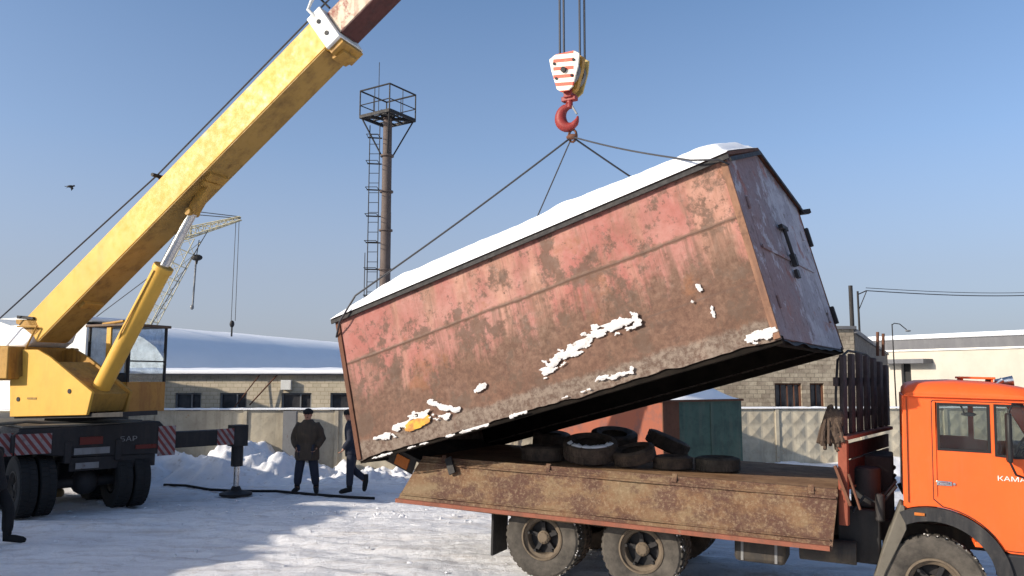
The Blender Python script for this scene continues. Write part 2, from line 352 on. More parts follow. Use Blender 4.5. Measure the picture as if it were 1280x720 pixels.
s.col(c); s.bump(b, .7, .02); M['board'] = s.m
s = Sh('deck_floor', .85, 0, .15); a = s.noise(2.5, 10, .7); b = s.noise(11, 8, .75)
c = s.ramp(a, [(.3,(.16,.085,.045)), (.6,(.30,.18,.10)), (.8,(.36,.26,.17))]); c = s.mix(s.math('MULTIPLY', s.step(b, .55, .68), .8), c, (.08,.045,.03))
s.col(c); s.bump(b, .5, .02); M['deck'] = s.m
# bricks
def brick_mat(name, c1, c2, mortar, scale, rubble=False, rot=(rad(90),0,0)):
    s = Sh(name, .9, 0, .1)
    vec = s.map((1,1,1), rot=rot)
    vec = s.mix(.02, vec, s.n.new('ShaderNodeTexNoise').outputs['Color']) if rubble else vec
    n = s.n.new('ShaderNodeTexBrick'); s.l(vec, n.inputs['Vector']); n.inputs['Scale'].default_value = scale
    n.inputs['Color1'].default_value = (*c1, 1); n.inputs['Color2'].default_value = (*c2, 1); n.inputs['Mortar'].default_value = (*mortar, 1)
    n.inputs['Mortar Size'].default_value = .02; n.inputs['Brick Width'].default_value = .5; n.inputs['Row Height'].default_value = .25
    a = s.noise(1.6, 8, .7); b = s.noise(7, 8, .75)
    c = s.mix(s.math('MULTIPLY', s.step(b, .48 if rubble else .55, .7), .75 if rubble else .5), n.outputs['Color'], (.10,.075,.05))
    c = s.mix(s.math('MULTIPLY', s.step(a, .5, .7), .5), c, tuple(k*1.15 for k in c1))
    s.col(c); s.bump(n.outputs['Fac'], -.4, .02); return s.m
M['brickL'] = brick_mat('pale_brick', (.56,.48,.36), (.45,.39,.29), (.36,.30,.21), 2.0)
M['brickR'] = brick_mat('rubble_brick', (.42,.365,.28), (.25,.205,.16), (.20,.17,.13), 2.0, True)
M['brickS'] = brick_mat('shaded_end_brick', (.24,.21,.18), (.17,.15,.13), (.11,.1,.09), 2.0, True, rot=(rad(90), 0, rad(-63)))  # end-wall copy of the rubble brick, greyed: its shade is in the colour
s = Sh('fence_concrete', .92, 0, .1); a = s.noise(.9, 8, .65); b = s.noise(14, 8, .7)
c = s.ramp(a, [(.35,(.38,.33,.25)), (.65,(.56,.50,.38))]); c = s.mix(s.math('MULTIPLY', s.step(s.noise(1, 6, .7, vec=s.map((5,5,.5))), .48, .65), .5), c, (.26,.22,.17)); c = s.mix(s.math('MULTIPLY', s.step(b, .56, .7), .45), c, (.24,.19,.14))
c = s.mix(s.math('MULTIPLY', s.step(s.noise(1.3, 8, .7, vec=s.map(loc=(3.1,2,7))), .66, .70), .8), c, (.35,.17,.05))
s.col(c); s.bump(b, .3, .01); M['fence'] = s.m
# snow ground
s = Sh('packed_snow_ground', .8, 0, .18); x, y, z = s.xyz()
big = s.noise(.35, 6, .6); mid = s.noise(1.6, 8, .7); fine = s.noise(9, 10, .75); vf = s.noise(45, 6, .7)
tv = s.map((.55, 5.0, 1), rot=(0,0,rad(14))); tr = s.noise(1., 8, .7, vec=tv)
c = s.mix(mid, (.93,.92,.92), (.83,.83,.85))
c = s.mix(s.math('MULTIPLY', s.step(tr, .50, .66), .6), c, (.58,.52,.48))
c = s.mix(s.math('MULTIPLY', s.math('MULTIPLY', s.step(fine, .50, .66), s.step(mid, .44, .62)), .5), c, (.42,.36,.31))
# dirty tracks worn behind the truck
d0 = s.math('ADD', s.math('SUBTRACT', y, 14.7), s.math('ADD', s.math('MULTIPLY', x, .18), s.math('MULTIPLY', s.math('SUBTRACT', mid, .5), .9)))
trk = s.math('MULTIPLY', s.math('SUBTRACT', 1., s.math('MINIMUM', s.math('DIVIDE', s.math('ABSOLUTE', d0), .22), 1.)), s.step(x, -3.2, -2.0))
c = s.mix(s.math('MULTIPLY', s.math('MULTIPLY', trk, s.step(fine, .35, .6)), .8), c, (.25,.19,.14))
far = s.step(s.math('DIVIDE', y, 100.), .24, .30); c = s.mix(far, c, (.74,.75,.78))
s.col(c); s.bump(fine, .8, .08); s.bump(tr, .8, .08); s.bump(vf, .3, .02); M['ground'] = s.m

# ------------------------------------------------------------------ setting: ground
def gz(x, y):
    t = (x+1.0)*1.2; sp = (math.log1p(math.exp(min(30, t))))/1.2
    return .05-.030*min(sp, 8.)
def ground():
    def axis(lo, a, b, hi, fine, coarse):
        out = []; x = lo
        while x < hi:
            out.append(x)
            if x < a: x += max(fine, (a-x)*.22)
            elif x < b: x += fine
            else: x += max(fine, (x-b)*.22+.05)
        out.append(hi); return out
    xs = axis(-700, -9.5, 8.5, 700, .055, 1); ys = axis(-60, 7, 19.5, 1200, .055, 1)
    g = MB(); nx = len(xs)
    for y in ys:
        for x in xs:
            z = gz(x, y)
            if -14 < x < 12 and 3 < y < 24:
                p = V((x, y, 0))
                z += .035*noise.noise(p*.6)+.028*noise.noise(p*2.1+V((3,1,0)))+.014*noise.noise(p*6.0)
                q = V((x*.9+y*.25, (y-x*.22)*5.5, 0)); z += .034*noise.noise(q)
                z += .008*noise.noise(p*13)
                for c_, k_ in ((14.6, -.20), (12.9, -.20), (10.2, -.30), (11.7, -.26)):
                    if x < 4: dd = abs(y-(c_+k_*x+.25*math.sin(x*.7+c_))); z -= .035*math.exp(-(dd/.16)**2)-.022*math.exp(-((dd-.3)/.10)**2)
                # ruts worn by the truck
            g.v.append(V((x, y, z)))
    for j in range(len(ys)-1):
        for i in range(nx-1): k = j*nx+i; g.f.append((k, k+1, k+nx+1, k+nx))
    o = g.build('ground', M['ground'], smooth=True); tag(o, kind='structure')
ground()
def clods():
    r = random.Random(21); m = MB()
    for k in range(240):
        x = r.uniform(-8.5, 6); y = r.uniform(8.5, 19)
        if r.random() < .5: y = 14.6-.2*x+r.gauss(0, .35)
        s_ = r.uniform(.008, .028)*(1.6 if r.random() < .1 else 1); z = gz(x, y)+.02
        m.sphere((x, y, z), (s_*r.uniform(.8,1.5), s_*r.uniform(.8,1.3), s_*.7), 6, 4)
    for v in m.v: v += V((noise.noise(v*40), noise.noise(v*40+V((9,0,0))), noise.noise(v*40+V((0,9,0)))))*.012
    tag(m.build('snow_clods', M['snowdirty'], smooth=40), 'small snow clods strewn over the packed snow yard', 'snow clods', kind='stuff')
clods()
def fbm(p, o=5):
    a = 0; k = 1.
    for _ in range(o): a += k*noise.noise(p); p = p*2.07+V((1.7, 3.1, .3)); k *= .5
    return a
def bank(name, x0, x1, y0, y1, hf, step=.055):
    g = MB(); nx = int((x1-x0)/step)+1; ny = int((y1-y0)/step)+1
    for j in range(ny):
        for i in range(nx):
            x = x0+i*step; y = y0+j*step; g.v.append(V((x, y, gz(x, y)-.12+hf(x, y))))
    for j in range(ny-1):
        for i in range(nx-1): k = j*nx+i; g.f.append((k, k+1, k+nx+1, k+nx))
    tag(g.build(name, M['snowdirty'], smooth=True), kind='structure')
def sm(a, b, t): t = max(0, min(1, (t-a)/(b-a))); return t*t*(3-2*t)
def hleft(x, y):
    env = sm(18.3, 20.4, y+.5*noise.noise(V((x*.6, 0, 4))))
    h = .42+.55*math.exp(-((x+6.9)/1.0)**2)+.18*math.exp(-((x+9)/1.2)**2)-.32*sm(-6.0, -4.6, x)-.08*sm(-4.5,-3,x)
    n = abs(fbm(V((x*1.3, y*1.3, 2.))))*.55
    return env*(h*(.75+.45*noise.noise(V((x*.9, y*.9, 7))))+n*.6)+env*.10*abs(noise.noise(V((x*5, y*5, 1))))
bank('snow_bank', -13, 1.5, 18.0, 22.2, hleft)
def hright(x, y): return sm(20.6, 22.6, y)*(.42+.22*noise.noise(V((x*.8, y*.8, 3)))+.15*math.exp(-((x-11)/1.5)**2))+.03*noise.noise(V((x*5, y*5, 1)))*sm(20.6, 22, y)+.04*sm(20.4,21,y)
bank('snow_bank', 1.3, 16, 20.4, 23.1, hright, .07)

# ------------------------------------------------------------------ fence
FY0, FY1 = 21.9, 23.3
def fy(x): return FY0+(x+7)*(.9/15)
fdir = V((15, .9, 0)).normalized(); fn = V((-fdir.y, fdir.x, 0))
FA = V((-17.0, fy(-17.), 0)); PL = 2.45; fang = math.atan2(fdir.y, fdir.x)
fence = thing('concrete_fence', 'long pale concrete panel fence with a snowy top edge behind the yard', 'fence', FA, (0, 0, fang))
ztop = 1.67
relief = {0: .012, 1: .012}
def panel(x0):
    m = MB(); a = x0+.05; b = x0+PL-.05; cw = (b-a)/6; z = ztop; rows = 4; ch = .40
    m.box((a, .02, -.3), (b, .12, ztop))
    for i in range(6):
        for j in range(rows):
            xa = a+i*cw+.03; xb = a+(i+1)*cw-.03; zb = ztop-.06-j*ch; za = zb-ch+.05; xm = (xa+xb)/2; zm = (za+zb)/2
            m.add([(xa,.019,za),(xb,.019,za),(xb,.019,zb),(xa,.019,zb),(xm,relief.get(int(x0 < 17), .0) if x0 < 14 else -.012,zm)], [(0,1,4),(1,2,4),(2,3,4),(3,0,4)])
    return m
for k in range(15):
    x0 = k*PL
    panel(x0).build('panel', M['fence'], fence)
    MB().box((x0-.048, -.02, -.3), (x0+.048, .16, ztop+.02)).build('post', M['fence'], fence)
    c = MB(); n = 14
    for i in range(n):
        xa = x0-.05+i*(PL+.0)/n; h0 = .045+.02*noise.noise(V((x0+i, 0, 0))); h1 = .045+.02*noise.noise(V((x0+i+1, 0, 0)))
        xb = xa+PL/n
        c.add([(xa,-.05,ztop+.022),(xb,-.05,ztop+.022),(xb,.19,ztop+.022),(xa,.19,ztop+.022),(xa,-.04,ztop+.02+h0),(xb,-.04,ztop+.02+h1),(xb,.18,ztop+.02+h1),(xa,.18,ztop+.02+h0)],
              [(0,1,5,4),(4,5,6,7),(2,3,7,6),(0,3,2,1)])
    c.build('snow_cap', M['snow'], fence, smooth=40)
# wide post seen behind the two men
p = at(362, 560, 21.7)
MB().box((p.x-.17, p.y-.1, -.1), (p.x+.17, p.y+.1, 1.66)).build('gate_post', M['steel'], fence, world=True)

# ------------------------------------------------------------------ buildings
def wall_win(m, x0, x1, z0, z1, t, wins):
    xs = sorted({x0, x1, *[a for w_ in wins for a in w_[:2]]}); zs = sorted({z0, z1, *[a for w_ in wins for a in w_[2:]]})
    for i in range(len(xs)-1):
        run = None
        for j in range(len(zs)-1):
            cx = (xs[i]+xs[i+1])/2; cz = (zs[j]+zs[j+1])/2
            if any(a < cx < b and c < cz < d for a, b, c, d in wins): continue
            m.box((xs[i], 0, zs[j]), (xs[i+1], t, zs[j+1]))
# low brick building, left: local frame x along facade
BL = V((-19, 25.6, 0)); angL = rad(-1.3)
bl = thing('brick_building', 'low pale brick building with small dark windows behind the left fence', 'building', BL, (0, 0, angL))
wins = []
Ib = MW[bl].inverted(); nb = MW[bl].to_3x3() @ V((0, -1, 0))
for px0, px1 in ((149, 182), (219, 251), (275, 308), (352, 389), (413, 452), (480, 520)):
    a = Ib @ onpl(px0, 491, BL, nb); b = Ib @ onpl(px1, 514, BL, nb); wins.append((a.x, b.x, b.z-.12, a.z))
m = MB(); Hb = (Ib @ onpl(300, 469, BL, nb)).z; wall_win(m, 0, 24, -.2, Hb, .25, wins); m.box((0, .25, -.2), (.25, 8, Hb)); m.box((23.75, .25, -.2), (24, 8, Hb)); m.box((.25,7.75,-.2),(23.75,8,Hb))
m.build('wall', M['brickL'], bl)
for a, b, c, d in wins:
    f = MB(); f.box((a,.06,c),(a+.05,.12,d)).box((b-.05,.06,c),(b,.12,d)).box((a+.05,.06,c),(b-.05,.12,c+.05)).box((a+.05,.06,d-.05),(b-.05,.12,d)).box((a+(b-a)*.62-.02,.06,c+.05),(a+(b-a)*.62+.02,.12,d-.05))
    fo = f.build('window', M['steel'], bl); MB().box((a+.01,.13,c+.01),(b-.01,.15,d-.01)).build('pane', M['pane'], fo)
m = MB(); m.box((-.2,-.2,Hb+.002),(24.2,8.2,Hb+.07)); m.build('roof', M['grey_roof'], bl)
g = MB(); n = 90
for i in range(n+1):
    x = -.2+24.4*i/n
    for j, (yy, hh) in enumerate(((-.24,0),(-.26,.07),(-.1,.10),(1.5,.15),(4,.2),(8,.1))):
        g.v.append(V((x, yy, Hb+.07+hh+(.05*noise.noise(V((x*1.5, yy, 0))) if j else -.02))))
for i in range(n):
    for j in range(5): k = i*6+j; g.f.append((k, k+6, k+7, k+1))
g.build('roof_snow', M['snow'], bl, smooth=True)
p0 = Ib @ onpl(353, 475, BL, nb); p1 = Ib @ onpl(363, 487, BL, nb)
MB().box((p0.x,-.16,p1.z),(p1.x+.05,-.003,p0.z)).build('vent_box', M['white'], bl)
m = MB(); a = Ib @ onpl(316, 506, BL, nb); b = Ib @ onpl(350, 466, BL, nb); m.cyl((a.x,-.3,a.z),(b.x,-.08,b.z), .022); m.cyl((a.x-.5,-.5,a.z-.2),(b.x-.55,-.08,b.z+.02), .018)
m.build('leaning_pipe', M['rust'], bl)

# brick building, right, with receding end wall
BR = V((10.68, 25.0, 0)); HR = 4.05
br = thing('brick_building', 'tall rough brick building with one window pair behind the right fence', 'building', BR)
side = V((.45, .89, 0)).normalized()
wR = []
for px0, px1 in ((968, 1003), (1012, 1031)):
    a = onpl(px0, 479, BR, V((0,1,0)))-BR; b = onpl(px1, 512, BR, V((0,1,0)))-BR; wR.append((a.x, b.x, b.z-.1, a.z))
m = MB(); wall_win(m, -10.5, 0, -.2, HR, .25, wR); m.build('wall', M['brickR'], br)
for a, b, c, d in wR:
    f = MB(); f.box((a,.08,c),(a+.05,.13,d)).box((b-.05,.08,c),(b,.13,d)).box((a+.05,.08,d-.05),(b-.05,.13,d)).box((a+.05,.08,c),(b-.05,.13,c+.05)); k = max(2, int((b-a)/.2))
    for i in range(1, k): xx = a+(b-a)*i/k; f.box((xx-.012,.09,c+.05),(xx+.012,.12,d-.05))
    fo = f.build('window', M['rust'], br); MB().box((a+.01,.15,c+.01),(b-.01,.17,d-.01)).build('pane', M['pane'], fo)
Ms = Matrix(((side.x, -side.y, 0, 0), (side.y, side.x, 0, 0), (0, 0, 1, 0), (0, 0, 0, 1)))
MB().box((.3, 0, -.2), (30, .25, HR-.12), Ms).build('end_wall', M['brickS'], br)
MB().box((.0, -.08, HR-.118), (30.2, .35, HR+.02), Ms).build('parapet', M['grey_roof'], br)
MB().box((-10.6, -.1, HR+.002), (.05, .4, HR+.10)).build('parapet', M['grey_roof'], br)
m = MB(); m.add([(-10.4,.3,HR-.05),(0,.3,HR-.05),(side.x*30,side.y*30,HR-.05),(side.x*30-10.4,side.y*30,HR-.05)], [(0,1,2,3)]); m.build('roof', M['grey_roof'], br)
for px, t, h in ((1097, 420, .0), (1104, 422, .0)):
    p = at(px, 445, 30.); q = at(px, t-5, 30.)
    m = MB().cyl(p, q, .055, .055, 10); o = m.build('roof_pipe', M['rust'], br, world=True)

# cream hall at the right
C0 = V((24.6, 60.4, 0)); cd = V((31.4-26.5, 49-57, 0)).normalized(); cn = V((cd.y, -cd.x, 0))
cr = thing('cream_hall', 'long cream rendered hall with grey metal fascia beyond the orange cab', 'building', C0, (0, 0, math.atan2(cd.y, cd.x)))
dA = MW[cr].inverted() @ onpl(1127, 470, C0, MW[cr].to_3x3() @ V((0,1,0))); dB = MW[cr].inverted() @ onpl(1139, 470, C0, MW[cr].to_3x3() @ V((0,1,0)))
m = MB(); wall_win(m, 0, 36, -.5, 4.3, .3, [(dA.x, dB.x, 1.0, 3.45)]); m.box((0,.3,-.5),(.3,14,4.3)); m.build('wall', M['cream'], cr)
MB().box((dA.x-.02,.35,.9),(dB.x+.02,.45,3.5)).build('door', M['dark'], cr)
MB().box((dA.x-1.0,-1.1,3.46),(dB.x+1.6,-.003,3.75)).build('canopy', M['grey_roof'], cr)
MB().box((-.1,-.12,4.302),(36,.4,4.42)).build('cornice', M['white'], cr)
MB().box((-.05,-.05,4.422),(36,.3,5.1)).build('fascia', M['grey_roof'], cr)
MB().box((-.3,-.22,5.102),(36,14,5.42)).build('roof_snow', M['snow'], cr, bevel=.1)
MB().box((dA.x-2.05,-.35,2.4),(dA.x-1.45,-.003,3.0)).build('wall_lamp', M['dark'], cr)

# arched hangar, left, behind
def hangar():
    h = thing('arched_hangar', 'long hangar with a snow covered arched roof beyond the left buildings', 'building', (0, 0, 0))
    A = at(190, 414, 53.); Bp = at(640, 464, 145.)          # crest line
    A = A+(A-Bp).normalized()*10; ax = (Bp-A); ax.z = 0; L = ax.length; ax.normalize(); rt = V((ax.y, -ax.x, 0))
    H = A.z; W = 9.0; R = []
    for k in range(17):
        t = k/16*math.pi; R.append((-math.cos(t)*W, 2.6+(H-2.6)*math.sin(t)**.8))
    g = MB()
    for i in range(41):
        for (u, z) in R: 
            p = V((A.x, A.y, 0))+ax*(L*i/40)+rt*u; g.v.append(V((p.x, p.y, z+.10*noise.noise(V((i*.9, u*.4, 0))))))
    for i in range(40):
        for j in range(16): k = i*17+j; g.f.append((k, k+1, k+18, k+17))
    g.build('snowy_roof', M['snow'], h, smooth=True)
    w_ = MB()
    for s_ in (-1, 1):
        p = V((A.x, A.y, 0))+rt*s_*(W-.4); q = p+ax*L
        w_.beam(p+V((0,0,1.3)), q+V((0,0,1.3)), .3, 3.0, up=(0,0,1))
    w_.build('wall', M['dark'], h)
    e = MB(); vs = [V((A.x, A.y, 0))+rt*u+V((0,0,z)) for u, z in R]; vs = [V((vs[0].x, vs[0].y, 0))]+vs+[V((vs[-1].x, vs[-1].y, 0))]
    e.add(vs, [tuple(range(len(vs)))]); e.build('end_wall', M['white'], h)
hangar()

# white shed behind the crane
def shed():
    n = V((-.45, -.89, 0)).normalized(); d = V((.89, -.45, 0)).normalized()
    P = at(103, 500, 20.5)
    h = thing('white_shed', 'bright white walled shed standing directly behind the yellow crane', 'shed', (P.x, P.y, 0), (0, 0, math.atan2(d.y, d.x)))
    zt = (at(90, 404, 20.6)).z
    m = MB(); m.plate([(-7,-.2),(0,-.2),(0,zt-.03),(-1.2,zt+.05),(-3.2,zt+.02),(-4.2,zt+.25),(-7,zt-.35)], 0, 1.2); m.build('wall', M['white'], h)
    MB().box((-1.6, .0, zt+.06), (.06, 1.25, zt+.17)).build('roof_snow', M['snow'], h, bevel=.04); MB().box((-7.05, .1, zt-.1), (-4.4, 1.25, zt+.12)).build('roof_snow', M['snow'], h, bevel=.04)
shed()
# unseen block and chimney, added off-frame left to shade the foreground
ob = thing('shade_block', 'plain grey block added unseen left of the view to cast shade', 'building', (-14.9, 11.2, 0), (0, 0, rad(-15.6)))
m = MB().box((-9, -13.5, -.3), (0, 0, 4.75)); m.build('wall', M['steel'], ob)
MB().box((-9.1, -13.6, 4.752), (.1, .1, 4.95)).build('roof', M['grey_roof'], ob)
MB().box((-1.4, -5.4, 4.952), (-.5, -4.7, 5.5)).build('chimney', M['brickR'], ob)

# ------------------------------------------------------------------ red and green garages behind the truck
def garage_back():
    c0 = at(828, 503, 17.5); zt = c0.z; a = rad(29); u = V((math.cos(a), math.sin(a), 0)); v = V((-u.y, u.x, 0))
    g = thing('storage_box', 'rusty red and dark green metal storage box with snow on its roof', 'storage box', (c0.x, c0.y, 0), (0, 0, a))
    w_, l_ = 2.3, 4.7
    s = Sh('red_box_paint', .7); k = s.noise(2, 8, .7); s.col(s.mix(s.step(k, .5, .66), (.26,.080,.045), (.15,.07,.06))); red = s.m
    s = Sh('green_box_paint', .7); k = s.noise(2.5, 8, .7); st = s.noise(1, 6, .6, vec=s.map((6,6,.6)))
    c = s.mix(s.step(k, .45, .65), (.055,.10,.078), (.035,.06,.05)); s.col(s.mix(s.math('MULTIPLY', s.step(st, .5, .7), .5), c, (.12,.13,.1))); green = s.m
    MB().box((0, .02, 0), (.03, l_, zt)).build('red_wall', red, g)
    MB().box((w_-.03, .02, 0), (w_, l_, zt)).build('right_wall', green, g)
    MB().box((.03, l_-.03, 0), (w_-.03, l_, zt)).build('back_wall', green, g)
    MB().box((.0, -.012, 0), (.45, .018, zt)).build('door_frame', M['rust'], g)
    MB().box((.452, -.014, 0), (w_, .018, zt)).build('door', green, g)
    MB().box((1.35, -.03, .05), (1.39, -.015, zt-.05)).build('door_seam', green, g)
    MB().box((-.04, -.06, zt+.002), (w_+.04, l_+.04, zt+.05)).build('roof', M['rust'], g)
    q = MB(); nx, ny = 26, 44
    for j in range(ny+1):
        for i in range(nx+1):
            fx = i/nx; fy_ = j/ny; e = min(fx, 1-fx)*2; e2 = min(fy_, 1-fy_)*2*2
            h = (1-(1-min(1, e*1.5))**2)*(1-(1-min(1, e2*1.6))**2)
            z = zt+.045+h*(.30+.1*noise.noise(V((fx*3, fy_*5, 2))))*(.25+.75*sm(.05, .3, fx))
            q.v.append(V((-.03+(w_+.06)*fx, -.05+(l_+.08)*fy_, z)))
    for j in range(ny):
        for i in range(nx): k = j*(nx+1)+i; q.f.append((k, k+1, k+nx+2, k+nx+1))
    q.build('roof_snow', M['snow'], g, smooth=True)
garage_back()

# ------------------------------------------------------------------ lighting tower
def tower():
    Y = 30.; b = at(481, 360, Y); t = at(484.5, 148, Y); X = b.x
    T = thing('lighting_tower', 'tall rusty steel mast with a railed square platform and side ladder', 'tower', (X, Y, 0))
    zt = t.z
    m = MB(); z = 0; k = 0
    while z < zt: m.cyl((0,0,z), (0,0,min(zt, z+2.2)), .235-.003*k*4, .23-.003*k*4, 16); z += 2.2; k += 1
    for z in (3.3, 5.2, 6.6, 8.1, 9.6, 11.0): m.cyl((0,0,z-.03), (0,0,z+.03), .262, .262, 16)
    m.build('pole', painted('mast_rust', (.13,.10,.088), dirt=(.07,.05,.045), amt=.7, rough=.8), T, smooth=40)
    # platform
    def loc(px, py): p = at(px, py, Y); return p.z
    zp = loc(484, 149)+.02; hr = 1.02; a0 = rad(12); R = 1.06
    cs = [V((R*math.cos(a0+k*math.pi/2), R*math.sin(a0+k*math.pi/2), 0)) for k in range(4)]
    m = MB()
    for k in range(4):
        m.beam(cs[k]+V((0,0,zp)), cs[(k+1)%4]+V((0,0,zp)), .06, .12, up=(0,0,1)); m.beam(V((0,0,zp)), cs[k]+V((0,0,zp)), .05, .1, up=(0,0,1))
        for f in (.25, .5, .75): a, b2 = cs[k].lerp(cs[(k+1)%4], f), cs[(k+3)%4].lerp(cs[(k+2)%4], f); (k < 2) and m.beam(a+V((0,0,zp+.05)), b2+V((0,0,zp+.05)), .10, .03, up=(0,0,1))
    m.build('platform', M['dark'], T)
    m = MB()
    for k in range(4):
        for z, r in ((hr, .032), (.45, .02)): m.cyl(cs[k]+V((0,0,zp+z)), cs[(k+1)%4]+V((0,0,zp+z)), r, n=6)
        m.cyl(cs[k]+V((0,0,zp)), cs[k]+V((0,0,zp+hr)), .028, n=6); mm = (cs[k]+cs[(k+1)%4])/2; m.cyl(mm+V((0,0,zp)), mm+V((0,0,zp+hr)), .016, n=6)
    m.build('railing', M['dark'], T)
    for k in range(4): MB().cyl(cs[k]*.95+V((0,0,zp)), cs[k].normalized()*.2+V((0,0,zp-1.5)), .032, n=6).build('brace', M['dark'], T)
    m = MB(); m.box((-.25,-.2,zp+.06),(.25,.2,zp+.3)); m.build('floodlight_box', M['dark'], T)
    MB().cyl((-.38,.1,zp), (-.38,.1,zp+2.3), .014, n=6).build('antenna', M['dark'], T)
    m = MB(); x1 = -.28; x0 = -.66
    for xx in (x0, x1): m.cyl((xx, -.1, .5), (xx, -.1, zp-.3), .02, n=6)
    z = .8
    while z < zp-.4: m.cyl((x0,-.1,z), (x1,-.1,z), .013, n=6); z += .38
    z = 1.5
    while z < zp-.6:
        m.beam((x0-.08,-.1,z), (-.2,0,z), .03, .05); m.cyl((x0-.05,-.55,z), (x0-.05,-.1,z), .014, n=6); m.cyl((x1,-.55,z), (x1,-.1,z), .014, n=6); m.cyl((x0-.05,-.55,z), (x1,-.55,z), .014, n=6); z += 1.02
    m.cyl((x0-.06,-.3,.9), (x0-.06,-.3,7.2), .016, n=6)
    m.build('ladder', M['dark'], T)
tower()
# poles & wires on the right
def pole(px, ytop, Y, r, label, arm=None):
    p = at(px, ytop, Y); T = thing('utility_pole', label, 'pole', (p.x, Y, 0), group=None)
    MB().cyl((0,0,-.2), (0,0,p.z), r*1.25, r, 10).build('mast', M['dark'], T)
    if arm: arm(T, p.z)
    return p
pA = pole(1063, 357, 28., .07, 'bare grey utility pole rising above the slatted truck headboard')
def armB(T, z): m = MB(); m.cyl((0,0,z-.12),(.32,0,z+.02),.02); m.cyl((0,0,z-.7),(.32,0,z),.016); m.build('bracket', M['dark'], T)
pB = pole(1072, 364, 28.5, .035, 'thin wire-carrying pole with angled bracket right of the thicker pole', armB)
m = MB(); q0 = V((pB.x+.3, 28.5, pB.z+.02)); q1 = at(1420, 360, 32.)
m.tube([q0.lerp(q1, t/20)-V((0,0,.25*math.sin(math.pi*t/20))) for t in range(21)], .018, 5)
m.tube([q0.lerp(q1, t/20)-V((0,0,-.10+.24*math.sin(math.pi*t/20))) for t in range(21)], .012, 5)
tag(m.build('overhead_wire', M['rope'], center=True), 'dark overhead wire running right from the thin bracket pole', 'wire')
p = at(1115, 405, 42.); T = thing('street_lamp', 'slim street lamp with curved arm in front of the cream hall', 'street lamp', (p.x, 42., 0))
MB().cyl((0,0,-.3), (0,0,p.z), .038, .03, 8).build('pole', M['dark'], T)
m = MB(); m.tube([(0,0,p.z-.05),(.12,0,p.z+.04),(.4,0,p.z),(.75,0,p.z-.3)], .025); m.build('arm', M['dark'], T); MB().sphere((.82,0,p.z-.36), (.16,.08,.05)).build('lamp_head', M['steel'], T)
# bird
p = at(88, 233, 30.); T = thing('bird', 'small dark bird flying in the sky left of the crane boom', 'bird', p)
m = MB(); m.sphere((0,0,0), (.13,.05,.05)); m.sphere((.13,0,.02), (.045,.035,.035), 8, 6)
m.add([(-.10,-.02,0),(-.10,.02,0),(-.22,.05,0),(-.22,-.05,0),(-.1,0,.02)], [(0,1,2,3),(0,3,4),(1,4,2),(2,4,3)])
for s_ in (-1, 1): m.add([(.06,s_*.03,.01),(-.07,s_*.03,.01),(-.05,s_*.13,-.06),(.05,s_*.14,-.05),(-.07,s_*.2,-.13),(0,s_*.03,.03),(0,s_*.13,-.035)], [(0,1,2,3),(2,3,4),(0,3,6,5),(1,2,6,5),(2,4,6),(3,4,6)])
m.build('body', M['bird'], T, smooth=True)

# ------------------------------------------------------------------ wheels / tyres
def tyre_mb(R, rr, w_, n=40, tread=True, lugs=36, bulge=.0):
    m = MB(); h = w_/2
    prof = [(rr, -h*.78), (rr+.02, -h*.86), ((R+rr)/2, -h*1.0-bulge), (R*.93, -h*.97), (R*.985, -h*.80), (R*.985, h*.80), (R*.93, h*.97), ((R+rr)/2, h*1.0+bulge), (rr+.02, h*.86), (rr, h*.78), (rr+.015, h*.6), (R*.93-.0, h*.6), (R*.93, -h*.6), (rr+.015, -h*.6)]
    m.lathe(prof, n, closed=True)
    if tread:
        for i in range(lugs):
            t = 2*math.pi*i/lugs; c = Matrix.Rotation(-t, 4, 'Y')
            da = (2*math.pi/lugs)*R*.30
            m.box((R*.96, -h*.84, -da), (R*1.003, -h*.10, da), c); c2 = Matrix.Rotation(-(t+math.pi/lugs), 4, 'Y'); m.box((R*.975, h*.10, -da), (R*1.003, h*.84, da), c2)
    return m
